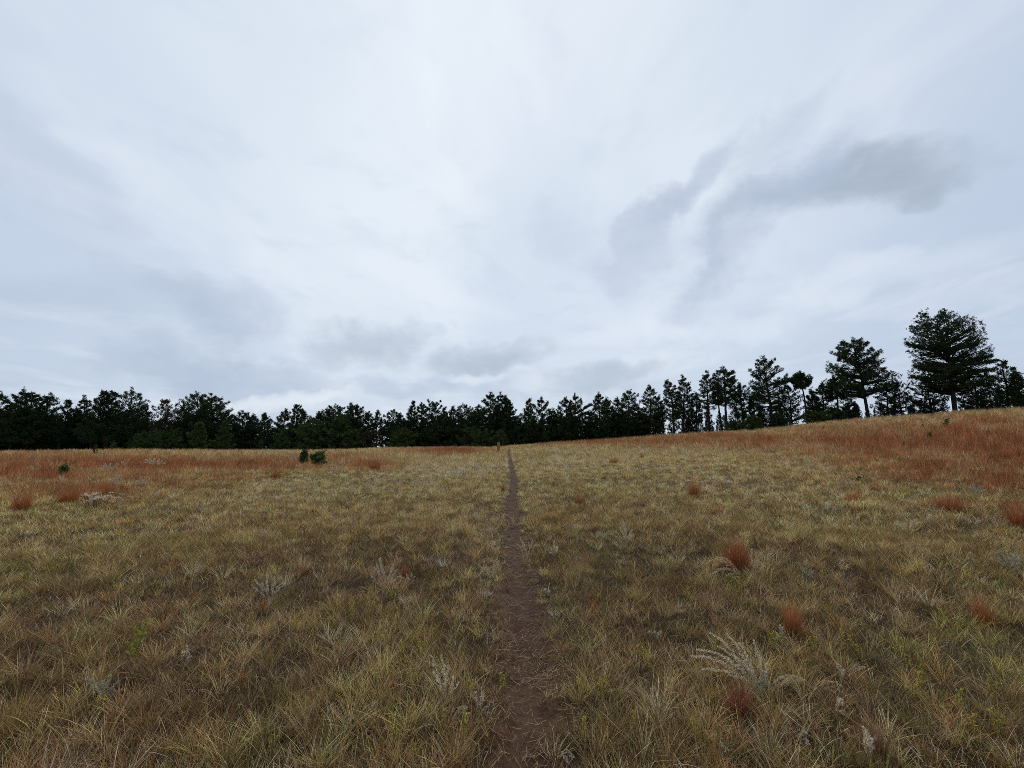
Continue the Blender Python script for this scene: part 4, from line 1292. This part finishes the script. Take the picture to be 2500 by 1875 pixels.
# pines deeper in the wood: a few kinds, copied
protos = []
for k in range(8):
    protos.append(make_pine('pine_tree', 8.0, 1.9 + .25 * (k % 3), .05, ['egg', 'round', 'cone', 'egg'][k % 4], 44, 700, 900 + k, col=[DK, BL][k % 2], tsize=.38, nn=8))
back_label = 'dark pine deep in the wood half hidden by the pines in front'
cnt = 0


def copy_tree(o):
    c = o.copy(); COL.objects.link(c)
    for ch in o.children:
        d = ch.copy(); COL.objects.link(d); d.parent = c
    return c


def behind_label(px, lead):
    for x0, lab in sorted(FRONT, key=lambda q: abs(q[0] - px))[:3]:
        w = lab.split(',')[0].split()
        if len(w) > 8:
            cuts = [i for i, q in enumerate(w) if i <= 8 and i > 1 and q in ('with', 'cut', 'standing', 'touching', 'filling', 'under', 'between', 'of', 'on', 'in', 'right', 'left', 'nearest', 'at', 'beside', 'behind', 'descending')]
            w = w[:cuts[-1]] if cuts else w[:8]
            if w[-1] in ('the', 'a', 'its', 'crown'): w = w[:-1]
        side = '' if abs(x0 - px) < 12 else (' on its left' if px < x0 else ' on its right')
        t = lead + ' ' + ' '.join(w)
        if side and len(t.split()) + 3 <= 16: t += side
        if t not in used_labels:
            used_labels.add(t); return t
    return None


line_px = [0, 110, 150, 250, 300, 400, 500, 560, 600, 660, 720, 850, 920, 1000, 1100, 1200, 1300, 1400, 1500, 1600, 1700, 1800, 1900, 2000, 2100, 2200, 2300, 2400, 2500]
line_py = [985, 990, 1010, 990, 985, 1010, 990, 1020, 1025, 1035, 1018, 1010, 1050, 1012, 1010, 990, 1000, 998, 1000, 985, 990, 985, 970, 985, 975, 975, 950, 940, 930]
used_labels = set()
FRONT = sorted([(p[0], p[7]) for p in PINES])
for row, (beh, dpx, dh, smin) in enumerate([(9, 23, 4, 0), (16, 25, 8, 0)]):
    px = -30 + row * 9
    while px < 2540:
        D, ux, uy = crest_D(px)
        b = beh + PR.uniform(-2, 2); r = D + b
        x, y = ux * r, uy * r
        ty = np.interp(px, line_px, line_py) + PR.uniform(-4, 26) + dh + 4
        thin = px > 1590
        if not ((880 < px < 945) or (1952 < px < 1988) or (600 < px < 668 and row == 0)) and not (thin and PR.random() < (.12 if row else .35)):
            z0 = float(H(x, y)); Ht = top_z(px, ty, y) - z0
            lab = behind_label(px, ['dark pine close behind the', 'dark pine deep behind the'][row])
            if lab is None:
                px += 8; continue
            src = protos[cnt % 8]
            o = src if cnt < 8 else copy_tree(src)
            s = Ht / 8.0; w = s * (PR.uniform(.95, 1.35) if px < 1600 else PR.uniform(.6, .85))
            o.location = (x, y, z0); o.scale = (w, w, s); o.rotation_euler = (0, 0, PR.uniform(0, 6.28))
            tag(o, lab, 'pine tree', 'pines deep in the wood'); cnt += 1
        px += dpx * PR.uniform(.75, 1.25)
# dense low growth closes the foot of the wood
for k in range(34):
    px = 0 + k * 50 + PR.uniform(-12, 12)
    if px > 1600 or 895 < px < 935: continue
    D, ux, uy = crest_D(px); r = D + PR.uniform(5, 8); x, y = ux * r, uy * r
    z0 = float(H(x, y)); ty = np.interp(px, [c[0] for c in crest_px], [c[1] for c in crest_px]) - PR.uniform(38, 62)
    Ht = top_z(px, ty, y) - z0
    o = copy_tree(protos[k % 8]); o.location = (x, y, z0); s = Ht / 8.0; o.scale = (s * 1.5, s * 1.5, s); o.rotation_euler = (0, 0, PR.uniform(0, 6.28))
    tag(o, behind_label(px, 'low bushy pine at the foot of the') or 'low dark pine closing the foot of the wood', 'pine tree', 'low pines at the foot of the wood')


# ---- seedlings in the meadow
def seedling(bx, by, topy, wpx, kind, label, col=GR, n=60, spread=False):
    global seed
    seed += 1
    gx, gy = unproject(bx, by, H); gz = float(H(gx, gy))
    Ht = max(.15, top_z(bx, topy, gy) - gz); R = wpx / F * gy / 2
    o = make_pine('pine_sapling', Ht * .88, R * .78, .12, kind, max(7, n // 6), n, seed, col=col, tsize=min(.2, .30 * max(R, Ht * .4)), trunk_r=.018 + .012 * Ht, up=.9, nn=16)
    o.location = (gx, gy, gz)
    tag(o, label, 'pine sapling', 'pine saplings in the meadow')


SG = (0.075, 0.112, 0.034); SD = (0.045, 0.072, 0.028)
for a in [
    (742, 1136, 1096, 27, 'egg', 'upright dark green pine sapling, taller of the twin pair left of the trail', SD, 110),
    (776, 1140, 1112, 44, 'bush', 'low spreading green pine sapling, shorter of the twin pair', SG, 120),
    (229, 1112, 1090, 16, 'egg', 'tiny dark pine sapling in the left red grass', SD, 30),
    (258, 1092, 1070, 17, 'egg', 'brownish green sapling on the crest at the left', BR, 36),
    (277, 1096, 1082, 30, 'bush', 'low spreading sapling right of the brownish one', SG, 50),
    (152, 1166, 1136, 25, 'round', 'round green pine seedling with a thin stem in the left red grass', SG, 120),
    (453, 1092, 1088, 10, 'bush', 'speck of a seedling on the left crest', SD, 12),
    (530, 1100, 1083, 16, 'bush', 'dark small sapling on the crest before the joined pines', SD, 34),
    (558, 1094, 1081, 10, 'cone', 'pointed little sapling on the crest', SG, 18),
    (636, 1095, 1077, 17, 'bush', 'small sapling on the crest below the pointed pine', SD, 34),
    (705, 1093, 1085, 10, 'bush', 'tiny crest sapling left of the green young pines', SD, 14),
    (2012, 1050, 1041, 8, 'egg', 'tiny dark seedling on the right red hillside', SD, 14),
    (2255, 1046, 1034, 11, 'egg', 'small seedling high on the right hillside, left of the largest', SG, 26),
    (2312, 1042, 1022, 18, 'egg', 'largest seedling high on the right red hillside', SG, 44),
    (2271, 1070, 1058, 17, 'bush', 'forked looking seedling lower on the right hillside', SG, 30),
    (2206, 1091, 1082, 14, 'bush', 'faint low seedling furthest down the right hillside', BR, 20),
    (2098, 1182, 1172, 20, 'bush', 'dark low seedling at the lower edge of the right red grass', SD, 30),
]: seedling(*a)


# ---- trail post
def build_post():
    gx, gy = unproject(1217, 1101, H); gz = float(H(gx, gy))
    root = empty('wooden_post', (gx, gy, gz)); tag(root, 'short brown wooden post standing left of the trail before the wood', 'post')
    Ht = top_z(1217, 1079, gy) - gz; w = 7.0 / F * gy / 2
    import bmesh

    def box(name, x0, x1, y0, y1, z0, z1, mat, slope=0, bev=.015):
        bm = bmesh.new()
        vs = [bm.verts.new(v) for v in [(x0, y0, z0), (x1, y0, z0), (x1, y1, z0), (x0, y1, z0), (x0 * .94, y0 * .94, z1), (x1 * .94, y0 * .94, z1 - slope), (x1 * .94, y1 * .94, z1 - slope), (x0 * .94, y1 * .94, z1)]]
        for q in [(3, 2, 1, 0), (4, 5, 6, 7), (0, 1, 5, 4), (1, 2, 6, 5), (2, 3, 7, 6), (3, 0, 4, 7)]: bm.faces.new([vs[i] for i in q])
        bmesh.ops.bevel(bm, geom=bm.edges[:], offset=bev, segments=2, affect='EDGES')
        me = bpy.data.meshes.new(name); bm.to_mesh(me); bm.free(); me.materials.append(mat)
        o = bpy.data.objects.new(name, me); COL.objects.link(o); o.parent = root
    box('shaft', -w, w, -w * .8, w * .8, -.3, Ht - .05, M_POST)
    box('cap', -w * 1.06, w * 1.06, -w * .86, w * .86, Ht - .049, Ht, M_CAP, slope=.015, bev=.01)


build_post()
print('blade tris', sum(len(f) for f in G.F), sum(len(f) for f in RG.F), 'copies', cnt)
